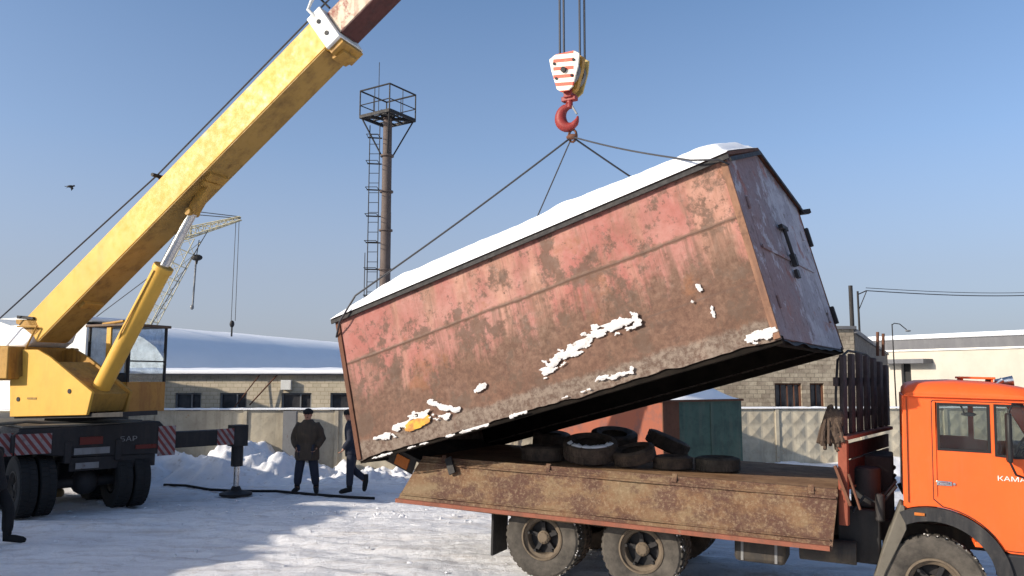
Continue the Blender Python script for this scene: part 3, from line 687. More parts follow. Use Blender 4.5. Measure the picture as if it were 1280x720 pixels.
def wheel(parent, name, cx, cy, cz, R=.51, w_=.27, rubber='rubberdusty', rimm='tan', face=-1, spokes=5, phase=0., dished=.0):
    T = Matrix.Translation((cx, cy, cz)); m = tyre_mb(R, .275, w_); m.v = [T @ v for v in m.v]
    ty = m.build('tyre', M[rubber], parent, smooth=35); ty.name = name
    h = w_/2; f = face; rm = MB()
    rm.lathe([(.285, f*h*.80), (.283, f*h*.92), (.262, f*h*.95), (.250, f*h*.70), (.215, f*h*.55), (.205, f*h*.3), (.205, -f*h*.6), (.24, -f*h*.7), (.24, -f*h*.8)], 36, T)
    rm.lathe([(.24, f*h*.0), (.21, f*h*.02), (.21, -f*.02)], 36, T)
    rim = rm.build('rim', M[rimm], ty, smooth=40)
    hb = MB(); sp = MB(); fo = dished
    hb.lathe([(0, f*(h*.72+fo)), (.055, f*(h*.72+fo)), (.07, f*(h*.62+fo)), (.085, f*(h*.55+fo)), (.085, f*h*.0), (.0, f*h*.0)], 20, T)
    for i in range(spokes):
        t = phase+2*math.pi*i/spokes; d = V((math.cos(t), 0, math.sin(t)))
        sp.beam(T @ (d*.07+V((0, f*h*.10, 0))), T @ (d*.215+V((0, f*h*.12, 0))), .05, .045, up=(0,1,0))
        sp.cyl(T @ (d*.198+V((0, f*h*.38, 0))), T @ (d*.198+V((0, f*h*.72, 0))), .018, n=8)
    for i in range(10): t = 2*math.pi*i/10; hb.cyl(T @ V((.056*math.cos(t), f*(h*.6+fo), .06*math.sin(t))), T @ V((.06*math.cos(t), f*(h*.72+fo), .06*math.sin(t))), .009, n=6)
    hb.build('hub', M[rimm], ty, smooth=40); sp.build('spokes', M['dark'], ty)
    MB().lathe([(0, f*h*-.2), (.21, f*h*-.2)], 24, T).build('brake_drum', M['dark'], ty)
    if rubber == 'rubberdusty':
        r = random.Random(int(cx*10)); c_ = MB()
        for q in range(70):
            t = rad(r.uniform(-75, 100)); rr_ = R*r.choice((.93, .985, 1.0)); yy = r.uniform(-h*.95, h*.2)
            c_.sphere((cx+rr_*math.cos(t), cy+yy, cz+rr_*math.sin(t)), (r.uniform(.006,.016), r.uniform(.008,.02), r.uniform(.005,.012)), 6, 4)
        tag(c_.build('snow_crust', M['snowstuck'], ty, smooth=True), kind='stuff')
    return ty

# ------------------------------------------------------------------ the orange flatbed truck
TR = (.3626, 10.6504, 0.0); PT = math.atan(.12/4.52)
truck = thing('flatbed_truck', 'orange cab flatbed truck with a rusty dropped side board and slatted headboard', 'truck', TR, (0, PT, rad(-25)))
for nm, x in (('rear_wheel', 0), ('rear_wheel', 1.32), ('front_wheel', 4.51)):
    fr = nm == 'front_wheel'
    wheel(truck, nm, x, .14, .51, R=.51, face=-1, phase=.4+x, dished=.05 if fr else -.02)
    if not fr:
        w2 = tyre_mb(.50, .27, .25, tread=True); T_ = Matrix.Translation((x, .46, .51)); w2.v = [T_ @ v for v in w2.v]; w2.build('inner_tyre', M['rubber'], truck, smooth=35)
        w2 = tyre_mb(.50, .27, .25, tread=True); T_ = Matrix.Translation((x, 2.04, .51)); w2.v = [T_ @ v for v in w2.v]; w2.build('inner_tyre', M['rubber'], truck, smooth=35)
    wheel(truck, nm, x, 2.36, .51, R=.51, face=1, rubber='rubber')
    MB().cyl((x, .3, .51), (x, 2.2, .51), .09, n=14).sphere((x, 1.25, .51), (.26,.2,.24)).build('axle', M['frame'], truck, smooth=40)
m = MB(); m.box((-1.7,.82,.78),(5.6,.90,1.02)); m.box((-1.7,1.6,.78),(5.6,1.68,1.02))
for x in (-1.5,-.6,.66,2.0,3.2): m.box((x,.9,.82),(x+.08,1.6,.98))
m.build('chassis_frame', M['frame'], truck, bevel=.01)
m = MB()
for yy in (.72, 1.72):
    for k in range(5): m.box((.1+k*.07, yy-.04, .60+k*.03), (1.22-k*.07, yy+.04, .625+k*.03))
m.build('leaf_spring', M['frame'], truck)
MB().cyl((3.0,.12,.60),(3.95,.12,.60), .0).build if False else None
tk = MB(); tk.box((2.42,.12,.50),(3.0,.62,.80)); tk.build('fuel_tank', M['frame'], truck, bevel=.05)
MB().box((2.5,.115,.52),(2.53,.63,.815)).box((2.88,.115,.52),(2.91,.63,.815)).build('tank_strap', M['steel'], truck)
MB().cyl((3.15,.22,.72),(3.75,.22,.72), .13, n=20).cyl((3.15,.50,.72),(3.75,.50,.72), .13, n=20).build('air_tank', M['frame'], truck, smooth=40)
m = MB(); m.box((3.55,.30,.60),(4.0,.95,1.20)); m.box((3.68,.95,.9),(4.15,1.7,1.75)); m.cyl((3.85,.55,1.2),(3.85,.55,1.65), .16, n=16); m.cyl((4.0,.2,1.1),(4.0,.2,1.4),.05); m.build('battery_box', M['dark'], truck, bevel=.02)
m = MB(); rr_ = random.Random(3)
for k in range(7): a = V((3.72, .2+.3*k, 1.15+.1*rr_.random())); m.tube([a, a+V((.12,.05,.18)), a+V((.28,.02,.10)), a+V((.45,.1,.2+.2*rr_.random()))], .018)
m.build('hoses', M['black'], truck)
for yy in (.04, 2.02):
    m = MB(); m.box((-.74,yy,.20),(-.71,yy+.46,.98)); m.build('mudflap', M['dark'], truck)
m = MB(); m.box((-1.85,.25,1.02),(-1.72,2.25,1.16)); m.box((-1.8,.4,.75),(-1.7,2.1,.85)); m.build('rear_crossmember', M['frame'], truck)
MB().box((-1.92,.3,.86),(-1.80,.62,1.0)).build('tail_lamp', M['redlens'], truck); MB().box((-1.92,1.88,.86),(-1.80,2.2,1.0)).build('tail_lamp', M['redlens'], truck)
# deck
m = MB(); m.box((-1.8,.0,1.33),(3.56,2.45,1.42)); m.build('deck', M['deck'], truck, bevel=.006)
m = MB()
for k in range(8): x = -1.6+k*.7; m.box((x,.05,1.20),(x+.08,2.4,1.328))
m.box((-1.75,.84,1.025),(3.5,.93,1.198)); m.box((-1.75,1.57,1.025),(3.5,1.66,1.198)); m.build('deck_bearer', M['frame'], truck)
m = MB()
m.box((-1.8,-.045,1.36),(3.58,-.002,1.445)); m.build('deck_edge', M['board'], truck, bevel=.006)
# dropped side board: hangs outward a little
def hang(u, v): return V((u, -.05-.16*v/.6, 1.425-v))
def board(y_sign=1):
    m = MB(); nx = 60; nz = 10
    def P(i, j, o):
        t = i/nx; vv = .02+.60*j/nz; xl = -1.8-.30*j/nz; xr = 3.58-.06*j/nz
        x = xl+(xr-xl)*t; b = .026*noise.noise(V((x*1.1, vv*2, 0)))+.010*noise.noise(V((x*4, vv*6, 3)))
        sag = .012*math.sin(t*math.pi)
        h = hang(x, vv+sag); return h+V((0, -o-b, 0))
    for o in (0, -.035):
        for j in range(nz+1):
            for i in range(nx+1): m.v.append(P(i, j, o))
    B = (nx+1)*(nz+1)
    for j in range(nz):
        for i in range(nx):
            k = j*(nx+1)+i; m.f.append((k, k+1, k+nx+2, k+nx+1)); m.f.append((B+k, B+k+nx+1, B+k+nx+2, B+k+1))
    for i in range(nx): m.f += [(i, B+i, B+i+1, i+1), (nz*(nx+1)+i, nz*(nx+1)+i+1, B+nz*(nx+1)+i+1, B+nz*(nx+1)+i)]
    for j in range(nz): a = j*(nx+1); b = a+nx+1; m.f += [(a, b, B+b, B+a), (a+nx, B+a+nx, B+b+nx, b+nx)]
    return m
bo = board().build('side_board', M['board'], truck, smooth=50)
m = MB(); m.beam(hang(-2.08,.585)+V((0,-.03,0)), hang(3.50,.595)+V((0,-.03,0)), .05, .05); m.build('lower_rail', painted('red_rail', (.26,.09,.055), dirt=(.12,.06,.04), amt=.8, rough=.8, rust=(.2,.13,.08)), bo)
m = MB(); m.beam(hang(-1.82,.07)+V((0,-.02,0)), hang(3.56,.07)+V((0,-.02,0)), .03, .022); m.beam(hang(-2.04,.50)+V((0,-.02,0)), hang(3.5,.51)+V((0,-.02,0)), .02, .016); m.build('pressed_rib', M['board'], bo)
for x in (-1.45, .1, 1.75, 3.3): MB().beam(V((x,-.03,1.47)), hang(x, .05)+V((0,-.01,0)), .06, .02, up=(0,1,0)).build('hinge', M['board'], bo)
m = MB(); m.beam(hang(-1.35,.0)+V((0,-.06,.03)), hang(-1.25,.17)+V((0,-.06,0)), .1, .03, up=(0,1,0)); m.build('latch', M['dark'], bo)
m = MB(); m.box((-1.8,2.47,.85),(3.56,2.50,1.40)); m.build('far_side_board', M['board'], truck)
# lowered tailgate
m = MB(); Mt = Matrix.Translation((-1.82, 0, 1.34)) @ Matrix.Rotation(rad(20), 4, 'Y')
m.box((-.62,.02,-.03),(0,2.42,.02), Mt); m.box((-.62,.02,-.13),(-.56,2.42,-.03), Mt); m.box((-.3,.02,-.09),(-.24,2.42,-.03), Mt); m.box((-.62,-.0,-.22),(-.1,.018,.02), Mt)
m.build('tailgate', M['frame'], truck, bevel=.006)
MB().box((-.42,-.02,-.19),(-.2,-.001,-.04), Mt).build('tail_reflector', M['amber'], truck)
# headboard with stakes
Mh = Matrix.Translation((3.60, 0, 0)) @ Matrix.Rotation(rad(-11), 4, 'Z')
m = MB()
for z0, z1 in ((1.46,1.74),(1.76,1.93)): m.box((.02,.08,z0),(.05,2.38,z1), Mh)
m.build('headboard_panel', painted('dark_red_panel', (.055,.018,.014), dirt=(.03,.018,.015), amt=.8, rough=.8), truck, bevel=.004)
m = MB(); m.box((-.02,.0,1.05),(.08,.08,1.98), Mh); m.build('headboard_post', M['orange_old'], truck, bevel=.008)
MB().box((-.035,-.02,1.985),(.09,2.47,2.03), Mh).build('headboard_rail', painted('faded_rail', (.30,.11,.07), dirt=(.12,.06,.045), amt=.9, rough=.8), truck, bevel=.008)
MB().box((-.0,.0,1.43),(.07,2.45,1.455), Mh).build('headboard_sill', M['rust'], truck)
for k in range(7):
    yy = .04+k*.385; zt = 2.98-.02*abs(k-2)-.02*(k > 4)*(k-4)
    m = MB(); m.box((-.005,yy+.01,2.035),(.045,yy+.175,zt), Mh)
    m.build('stake', M['oak'], truck, bevel=.012)
m = MB(); m.box((-.06,.0,2.58),(-.01,2.44,2.68), Mh); m.box((-.06,.0,2.2),(-.01,2.44,2.28), Mh); m.build('stake_rail', M['oak'], truck, bevel=.008)
m = MB(); m.tube([Mh @ V((-.03,.02,2.0)), Mh @ V((-.03,.0,2.5)), Mh @ V((-.03,.1,2.88)), Mh @ V((-.03,.6,3.0)), Mh @ V((-.03,1.5,2.98)), Mh @ V((-.03,2.35,2.85))], .014, 8); m.build('top_hoop', M['dark'], truck, smooth=True)
m = MB(); r3 = random.Random(11)
for k in range(22):   # tangle of old rope hung on the near stake
    c = Mh @ V((-.08-.05*r3.random(), -.02+.12*r3.random(), 2.20+.10*r3.random())); R_ = .035+.03*r3.random(); L_ = .05+.08*r3.random(); a_ = r3.random()*6.28
    dx, dy = math.cos(a_)*R_, math.sin(a_)*R_; P = [c+V((dx*(t/5), dy*(t/5)+.02*math.sin(t*1.7+k), .06-.06*(t/5)**2-L_*(1 if t > 5 else t/5)*abs(t/9))) for t in range(12)]
    m.tube(P, .022, 5)
    q = Mh @ V((-.09+.07*r3.random(), .02*r3.random(), 1.98+.3*r3.random())); m.sphere(q, (.05+.03*r3.random(), .05, .06), 8, 6)
m.build('rope_coil', painted('old_hemp', (.085,.058,.042), dirt=(.05,.035,.03), amt=.7, rough=.9, scale=8), truck)
m = MB(); m.beam(Mh @ V((-.04,-.04,1.70)), Mh @ V((.12,-.05,1.28)), .035, .03); m.cyl(Mh @ V((.1,-.03,1.62)), Mh @ V((.22,-.05,1.25)), .014); m.build('latch_lever', M['rust'], truck)
# cab --------------------------------------------------
cab = MB()
arch = [(4.51+.735*math.cos(rad(a)), .60+.735*math.sin(rad(a))) for a in range(112, 26, -6)]
outer = [(4.235,1.345)] + arch + [(5.22,.925),(5.93,.92),(5.99,1.2),(5.99,1.66),(5.93,1.9),(5.60,2.46),(5.54,2.52),(4.275,2.52),(4.245,2.3)]
W1 = [(4.585,1.945),(5.055,1.945),(5.055,2.425),(4.585,2.425)]
W2 = [(5.115,1.915),(5.30,1.90),(5.72,1.93),(5.45,2.43),(5.115,2.43)]
def inset(P, d):
    cx = sum(p[0] for p in P)/len(P); cz = sum(p[1] for p in P)/len(P); return [(p[0]+(d if p[0] < cx else -d), p[1]+(d if p[1] < cz else -d)) for p in P]
cab.plate(outer, .02, .06, [W1, W2]); cab.plate(outer, 2.40, 2.44, [W1, W2])
cab.box((4.24,.061,1.35),(4.28,2.399,1.95)); cab.box((4.24,.061,1.951),(4.28,.5,2.3)); cab.box((4.24,1.96,1.951),(4.28,2.399,2.3)); cab.box((4.24,.061,2.301),(4.28,2.399,2.5))
cab.box((5.90,.061,.95),(5.97,2.399,1.86)); cab.box((4.9,.061,.95),(5.9,2.399,1.0)); cab.box((4.28,.061,1.36),(4.9,2.399,1.40))
cb = cab.build('cab_body', M['orange'], truck, bevel=.012)
rf = MB(); RP = [(4.255,2.50),(4.262,2.565),(4.30,2.615),(4.40,2.648),(4.75,2.668),(5.15,2.655),(5.42,2.615),(5.56,2.56),(5.60,2.50)]
n = 24; prof = []
for k in range(n+1):
    t = k/n; yy = -.005+2.47*t; e = min(t, 1-t)*2.47; fz = 1-(1-min(1, e/.20))**2.2 if e < .2 else 1
    prof.append((yy, fz))
for yy, fz in prof:
    for x, z in RP: xx = 4.9+(x-4.9)*(.985+.015*fz); rf.v.append(V((xx, yy, 2.50+(z-2.50)*(.30+.70*fz)+.02*fz*math.sin(math.pi*(yy/2.46)))))
mR = len(RP)
for k in range(n):
    for j in range(mR-1): q = k*mR+j; rf.f.append((q, q+1, q+mR+1, q+mR))
rf.f += [tuple(range(mR)), tuple(n*mR+j for j in range(mR))[::-1]]; rf.f.append(tuple([k*mR for k in range(n+1)]+[k*mR+mR-1 for k in range(n, -1, -1)]))
rf.build('cab_roof', M['orange'], truck, smooth=50)
MB().box((4.26,-.02,2.495),(5.58,.02,2.515)).box((4.26,2.44,2.495),(5.58,2.48,2.515)).build('rain_gutter', M['orange'], truck, bevel=.005)
# door skin
darch = [(4.51+.745*math.cos(rad(a)), .61+.745*math.sin(rad(a))) for a in range(82, 24, -6)]
dout = [(4.53,1.42)] + [p for p in darch if p[0] > 4.6] + [(5.23,.955),(5.78,.955),(5.86,1.5),(5.84,1.88),(5.56,2.455),(4.545,2.455),(4.53,2.44)]
MB().plate([(p[0]+(.009 if p[0] > 5.1 else -.009), p[1]+(.009 if p[1] > 1.6 else -.009)) for p in dout], .0125, .0195, [inset(W1,-.012), inset(W2,-.012)]).build('door_gap', M['black'], truck)
door = MB().plate(dout, -.004, .018, [inset(W1,-.012), inset(W2,-.012)]).build('door', M['orange'], truck, bevel=.008)
def ring(P, d0, d1, y0, y1): return MB().plate(inset(P, d0), y0, y1, [inset(P, d1)])
ring(W1, -.012, .014, -.008, .03).build('window_seal', M['black'], door); ring(W2, -.012, .012, -.008, .03).build('window_seal', M['black'], door)
ring([(4.53,1.90),(5.0,1.90),(5.0,2.46),(4.53,2.46)], -.0, .0, 0, .0) if False else None
MB().beam((4.552,-.008,1.45),(4.552,-.008,2.45), .014, .012).build('door_edge', M['orange'], door)
MB().plate(W1, .026, .032).build('door_glass', M['glass'], door); MB().plate(W2, .026, .032).build('vent_glass', M['glass'], door)
for W_ in (W1, W2): MB().plate(W_, 2.42, 2.426).build('far_window', M['glass'], truck)
h = MB(); h.box((4.555,-.016,1.565),(4.70,-.004,1.615)); h.box((4.575,-.045,1.583),(4.68,-.030,1.600)); h.box((4.575,-.045,1.583),(4.588,-.012,1.600)); h.box((4.667,-.045,1.583),(4.68,-.012,1.600)); h.build('handle', M['chrome'], door, bevel=.004)
MB().lathe([(0,-.018),(.014,-.018),(.014,-.004)], 12, Matrix.Translation((4.72,0,1.59))).build('lock', M['chrome'], door)
text_obj('badge', 'КАМАЗ', .066, M['white'], door, Matrix.Translation((5.27,-.006,1.66)) @ Matrix.Rotation(rad(90), 4, 'X'), .004, 1.35)
MB().box((4.28,.002,1.36),(4.284,.0195,2.49)).build('panel_seam', M['dark'], truck)
m = MB(); m.box((4.33,-.0,1.262),(4.445,.018,1.30)); 
# fender arch: dark strip following the arch
def arc_strip(r0, r1, cx, cz, a0, a1, y0, y1, nn=26):
    P = [(cx+r1*math.cos(rad(a0+(a1-a0)*k/nn)), cz+r1*math.sin(rad(a0+(a1-a0)*k/nn))) for k in range(nn+1)]
    Q = [(cx+r0*math.cos(rad(a0+(a1-a0)*k/nn)), cz+r0*math.sin(rad(a0+(a1-a0)*k/nn))) for k in range(nn, -1, -1)]
    return MB().plate(P+Q, y0, y1)
for y0, y1 in ((-.035,.05), (2.41,2.5)):
    arc_strip(.585,.728,4.51,.60,0,116,y0,y1).build('wheel_arch', M['arch'], truck, bevel=.012)
arc_strip(.62,.64,4.51,.60,0,116,.051,.55).build('arch_liner', M['dark'], truck)
m = MB().box((4.335,-.052,1.235),(4.435,-.036,1.268)); m.build('side_indicator', M['amber'], truck, bevel=.005)
m = MB().plate([(3.90,.40),(3.965,.38),(4.06,.62),(4.26,1.08),(4.245,1.32),(4.20,1.335),(4.03,.86)], -.02, .42); m.build('mud_guard', M['guard'], truck, bevel=.015)
m = MB().box((5.12,.0,.56),(5.75,.35,.92)); m.build('step_box', M['arch'], truck, bevel=.02)
MB().box((5.78,.0,.55),(6.12,2.46,.93)).build('bumper', M['white'], truck, bevel=.03)
for yy in (.35, 2.1): MB().lathe([(0,.0),(.09,.0),(.10,-.02)], 20, Matrix.Translation((6.125,yy,.76)) @ Matrix.Rotation(rad(90),4,'Z')).build('headlight', M['chrome'], truck)
m = MB(); m.add([(5.905,.08,1.90),(5.905,2.38,1.90),(5.60,2.38,2.46),(5.60,.08,2.46)], [(0,1,2,3)]); m.build('windscreen', M['glass'], truck)
m = MB(); m.beam((5.95,.05,1.88),(5.60,.05,2.48), .07,.06); m.beam((5.95,2.41,1.88),(5.60,2.41,2.48), .07,.06); m.box((5.55,.05,2.44),(5.62,2.41,2.5)); m.build('windscreen_frame', M['orange'], truck, bevel=.01)
# interior
m = MB(); m.box((4.30,.07,1.41),(5.55,2.39,1.50)); m.box((4.36,.25,1.5),(4.85,.85,1.72)); m.box((4.34,.25,1.72),(4.48,.85,2.28)); m.box((4.36,1.1,1.5),(4.85,2.2,1.72)); m.box((4.34,1.1,1.72),(4.48,2.2,2.2)); m.box((5.5,.1,1.5),(5.85,2.35,1.93)); m.build('seats_and_dash', M['black'], truck, bevel=.03)
m = MB(); cc = V((5.42,.6,1.98)); m.tube([cc+V((.08*math.sin(t*math.pi/9)*1.0, .2*math.cos(t*math.pi/9), .14*math.sin(t*math.pi/9))) for t in range(18)], .013, 6, True); m.cyl(cc, cc+V((.2,0,-.25)), .025); m.build('steering_wheel', M['black'], truck, smooth=True)
m = MB(); m.tube([(4.80,.05,2.43),(4.83,.06,2.36),(4.84,.07,2.33)], .01); m.sphere((4.88,.07,2.325), (.075,.012,.022)); m.build('cab_lamp', M['black'], truck, smooth=True)
# mirrors
m = MB(); m.box((5.19,-.22,1.86),(5.24,-.06,2.36)); m.build('mirror', M['black'], truck, bevel=.02)
m = MB(); m.tube([(5.36,-.0,2.45),(5.26,-.12,2.45),(5.22,-.14,2.38),(5.22,-.14,1.86),(5.27,-.12,1.74),(5.36,-.0,1.70)], .012); m.build('mirror_arm', M['black'], truck, smooth=True)
m = MB(); m.box((4.86,.85,2.70),(5.22,1.55,2.725)); m.box((4.88,.87,2.66),(4.9,1.53,2.70)); m.box((5.18,.87,2.66),(5.2,1.53,2.70)); m.build('roof_hatch', M['orange'], truck, bevel=.006)
m = MB(); m.cyl((5.22,.95,2.64),(5.30,.95,2.70), .03); m.cyl((5.24,1.1,2.66),(5.42,1.1,2.69), .04, .06); m.build('horn', M['chrome'], truck, smooth=40)

# ------------------------------------------------------------------ loose tyres on the deck
TM = MW[truck]
def loose(px, py, r, wdt, tilt, az, label, dz=0., snow=False, mat='rubber'):
    # py = lowest visible point of the tyre on the deck top
    n = TM.to_3x3() @ V((0,0,1)); P0 = TM @ V((0,0,1.425)); P = onpl(px, py, P0, n)
    loc = TM.inverted() @ P
    T = thing('loose_tyre', label, 'tyre', P+V((0, r*.55, dz)), (0, 0, 0), 'old tyres lying on the truck deck')
    q = Matrix.Rotation(rad(az), 4, 'Z') @ Matrix.Rotation(rad(90+tilt), 4, 'X')
    lift = abs(math.cos(rad(tilt)))*wdt/2+abs(math.sin(rad(tilt)))*r
    m = tyre_mb(r, r*.55, wdt, n=36, lugs=30 if r > .36 else 44, bulge=.01); m.v = [q @ v+V((0,0,lift)) for v in m.v]
    m.build('carcass', M[mat], T, smooth=35)
    if snow:
        b = MB(); nn = 26
        for k in range(nn+1):
            t = rad(200+k*5.2); rr_ = r*.80; hh = .03+.035*noise.noise(V((k*.5,0,0)))
            for dr, hz in ((-.04,.0),(-.01,hh),(.03,hh*.6),(.05,0)): b.v.append(q @ V(((rr_+dr)*math.cos(t), wdt/2*.93 + hz, -(rr_+dr)*math.sin(t)))+V((0,0,lift)))
        for k in range(nn):
            for j in range(3): i = k*4+j; b.f.append((i, i+1, i+5, i+4))
        b.build('snow', M['snow'], T, smooth=True)
    return T
loose(680, 577, .31, .20, 0, 0, 'tyre lying flat under the lifted garage, leftmost on the truck deck')
loose(690, 562, .30, .20, 6, 20, 'tyre in deep shade behind the leftmost flat tyre on the deck', dz=.02)
loose(740, 582, .37, .24, 14, -4, 'biggest tyre, tilted towards the viewer with snow caught in it', snow=True)
loose(770, 570, .35, .22, 13, 8, 'black tilted tyre behind the big snow-filled tyre', dz=.05)
loose(795, 585, .29, .17, 16, -55, 'small tyre leaning left, just right of the big snowy tyre')
loose(838, 573, .33, .20, 24, 82, 'raised tyre leaning on the pile, topmost of the deck tyres', dz=-.02)
loose(844, 587, .26, .16, 0, 0, 'small flat tyre beneath the leaning topmost tyre')
loose(901, 590, .29, .17, 0, 0, 'brownish flat tyre lying alone, rightmost on the deck', mat='rubberdusty')

# ------------------------------------------------------------------ metal garage on the slings
GL, GW, GH = 6.0, 3.05, 2.03
gar = thing('metal_garage', 'rusty salmon red steel garage with snowy roof hanging tilted over the truck', 'garage', (.925, 11.124, 3.175), (-.012, -.26, -.58))
hx, hy, hz = GL/2, GW/2, GH/2
def sheet(name, P, U, Wv, nu, nv, nrm, mat, amp=.012, seed=0., thick=.03, parent=gar, rag=0):
    m = MB(); P, U, Wv, nrm = V(P), V(U), V(Wv), V(nrm).normalized()
    for o in (0, -thick):
        for j in range(nv+1):
            for i in range(nu+1):
                a, b = i/nu, j/nv; q = P+U*a+Wv*b; e = min(1, 8*min(a, 1-a))*min(1, 6*min(b, 1-b))
                d = amp*(noise.noise(q*1.1+V((seed,0,0)))+.5*noise.noise(q*3.+V((seed,4,0))))*e
                if rag and j == 0: q = q+Wv.normalized()*rag*(noise.noise(q*3.3)+.4*noise.noise(q*9))
                m.v.append(q+nrm*(d+o))
    B = (nu+1)*(nv+1)
    for j in range(nv):
        for i in range(nu): k = j*(nu+1)+i; m.f += [(k,k+1,k+nu+2,k+nu+1), (B+k,B+k+nu+1,B+k+nu+2,B+k+1)]
    for i in range(nu): t = nv*(nu+1); m.f += [(i,B+i,B+i+1,i+1), (t+i,t+i+1,B+t+i+1,B+t+i)]
    for j in range(nv): a = j*(nu+1); b = a+nu+1; m.f += [(a,b,B+b,B+a), (a+nu,B+a+nu,B+b+nu,b+nu)]
    return m.build(name, mat, parent, smooth=40)
sw = sheet('side_wall', (-hx,-hy,-hz), (GL,0,0), (0,0,GH), 150, 50, (0,-1,0), M['gside'], .034, 0, rag=.03)
sheet('inner_lining', (-hx+.04,-hy+.06,-hz+.06), (GL-.08,0,0), (0,0,GH-.08), 2, 2, (0,-1,0), M['gin'], 0, 0, .01)
sheet('inner_lining', (-hx+.04,hy-.06,-hz+.06), (GL-.08,0,0), (0,0,GH-.08), 2, 2, (0,1,0), M['gin'], 0, 0, .01)
sheet('side_wall', (-hx,hy,-hz), (GL,0,0), (0,0,GH), 60, 20, (0,1,0), M['gside'], .016, 5)
RH = .46
def gable(x0, x1): return [(-hy+.0,-hz),(hy,-hz),(hy,hz),(0,hz+RH),(-hy,hz)]
Mg = Matrix(((0,1,0,0),(1,0,0,0),(0,0,1,0),(0,0,0,1)))
MB().plate(gable(0,0), -hx+.001, -hx+.03, M=Mg).build('rear_wall', M['gside'], gar)
en = MB().plate(gable(0,0), hx-.03, hx-.001, M=Mg).build('front_wall', M['gend'], gar)
# door leaves, proud of the end wall
for y0, y1, sd in ((-1.18, -.03, 3), (-.02, 1.18, 9)):
    d_ = sheet('door', (hx+.001, y0, -hz+.12), (0, y1-y0, 0), (0,0,GH-.16), 14, 24, (1,0,0), M['gend'], .012, sd, .001)
    for zz in (-.6, .55):
        yy = y0 if y0 < -.5 else y1
        MB().cyl((hx+.012, yy, zz-.07), (hx+.012, yy, zz+.07), .016, n=10).build('hinge', M['gend'], d_)
    MB().box((hx+.012, y0+.02, .02),(hx+.024, y1-.02, .06)).build('crossbar', M['gend'], d_)
m = MB(); m.box((hx+.02,-.13,.42),(hx+.07,.14,.47)); m.cyl((hx+.05,.0,.44),(hx+.05,.03,.02),.022); m.box((hx+.02,-.04,-.05),(hx+.08,.06,.10)); m.box((hx+.02,-.06,-.20),(hx+.06,.05,-.10)); m.build('bolt_lock', M['dark'], gar)
for z0, z1 in ((.45,.72),(-.66,-.42)): MB().box((hx+.0,hy-.02,z0),(hx+.05,hy+.05,z1)).build('corner_hinge', M['dark'], gar, bevel=.01)
# corner angles and bottom frame
for x, y in ((-hx,-hy),(hx,-hy),(-hx,hy),(hx,hy)):
    sx = 1 if x > 0 else -1; sy = 1 if y > 0 else -1
    m = MB(); m.box((min(x-sx*.07,x+sx*.006),min(y,y+sy*.024),-hz),(max(x-sx*.07,x+sx*.006),max(y,y+sy*.024),hz))
    m.build('corner_angle', painted('corner_rust', (.27,.14,.085), dirt=(.10,.055,.04), amt=.95, rough=.8, rust=(.13,.07,.045), rustlim=(.5,.6)) if x == hx and y == -hy else M['rust'], gar, bevel=.004)
m = MB(); m.box((-hx,-hy+.03,-hz-.05),(hx,-hy+.12,-hz+.03)); m.box((-hx,hy-.12,-hz-.05),(hx,hy-.03,-hz+.03)); m.box((hx-.10,-hy+.12,-hz-.05),(hx-.035,hy-.12,-hz+.03)); m.box((-hx+.035,-hy+.12,-hz-.05),(-hx+.10,hy-.12,-hz+.03))
m.build('bottom_frame', M['gin'], gar)
m = MB(); nx = 30
for i in range(nx+1):
    for j in range(2): y = -hy+.02+(GW-.04)*i/nx; m.v.append(V((hx-.0-.02*j, y, -hz+.05*j-.04-.05*noise.noise(V((y*2.5, 0, 5))))))
for i in range(nx): m.f.append((2*i, 2*i+1, 2*i+3, 2*i+2))
m.build('bent_sill', M['dark'], gar)
# roof
ov = .05
for s_ in (-1, 1):
    m = MB(); sl = RH/hy
    P = [(-hx-ov, s_*(hy+ov), hz-ov*sl), (hx+ov, s_*(hy+ov), hz-ov*sl), (hx+ov, 0, hz+RH), (-hx-ov, 0, hz+RH)]
    m.add([(a,b,c+.01) for a,b,c in P]+[(a,b,c+.05) for a,b,c in P], [(0,1,2,3),(7,6,5,4),(0,4,5,1),(1,5,6,2),(2,6,7,3),(3,7,4,0)])
    m.build('roof_sheet', M['rust'], gar)
m = MB(); m.box((-hx-ov,-hy-ov-.012,hz-.045),(hx+ov,-hy-ov+.01,hz+.015)); m.box((-hx-ov,hy+ov-.01,hz-.045),(hx+ov,hy+ov+.012,hz+.015))
m.build('eave_trim', M['dark'], gar)
for s_ in (-1, 1): MB().beam((hx+ov+.008, s_*(hy+ov), hz-.06), (hx+ov+.008, 0, hz+RH-.02), .014, .05, up=(0,0,1)).build('verge_trim', M['dark'], gar)
MB().beam((hx+.02,hy+.04,hz-.05),(hx+.12,hy+.14,hz-.05), .06,.06).build('eave_bracket', M['dark'], gar)
# roof snow: rounded blanket
g = MB(); nu, nv = 120, 44
for j in range(nv+1):
    for i in range(nu+1):
        a = i/nu; b = j/nv; x = -hx-.05+(GL+.095)*a; y = -(hy+.085)+(2*hy+.17)*b
        base = hz+.045+RH*(1-abs(y)/hy)
        ex = min((x+hx+.07)/.9, (hx+.05-x)/.25, 1); ex = math.sqrt(max(0, 1-(1-max(0,ex))**2)); ey = min(1, (hy+.085-abs(y))/.16); ey = math.sqrt(max(0, 1-(1-max(0, ey))**2))
        p = V((x, y, 0)); th = .205+.06*noise.noise(p*.8)+.03*noise.noise(p*2.7)+.012*noise.noise(p*7)
        th *= .45+.55*sm(-3.1, -1.6, x); th *= 1.-.25*sm(2.4, 3.0, x)
        th *= 1-.35*math.exp(-(abs(y)/.35)**2)
        if a > .985: th *= .5
        g.v.append(V((x, y, base+max(0, th*ex*ey))))
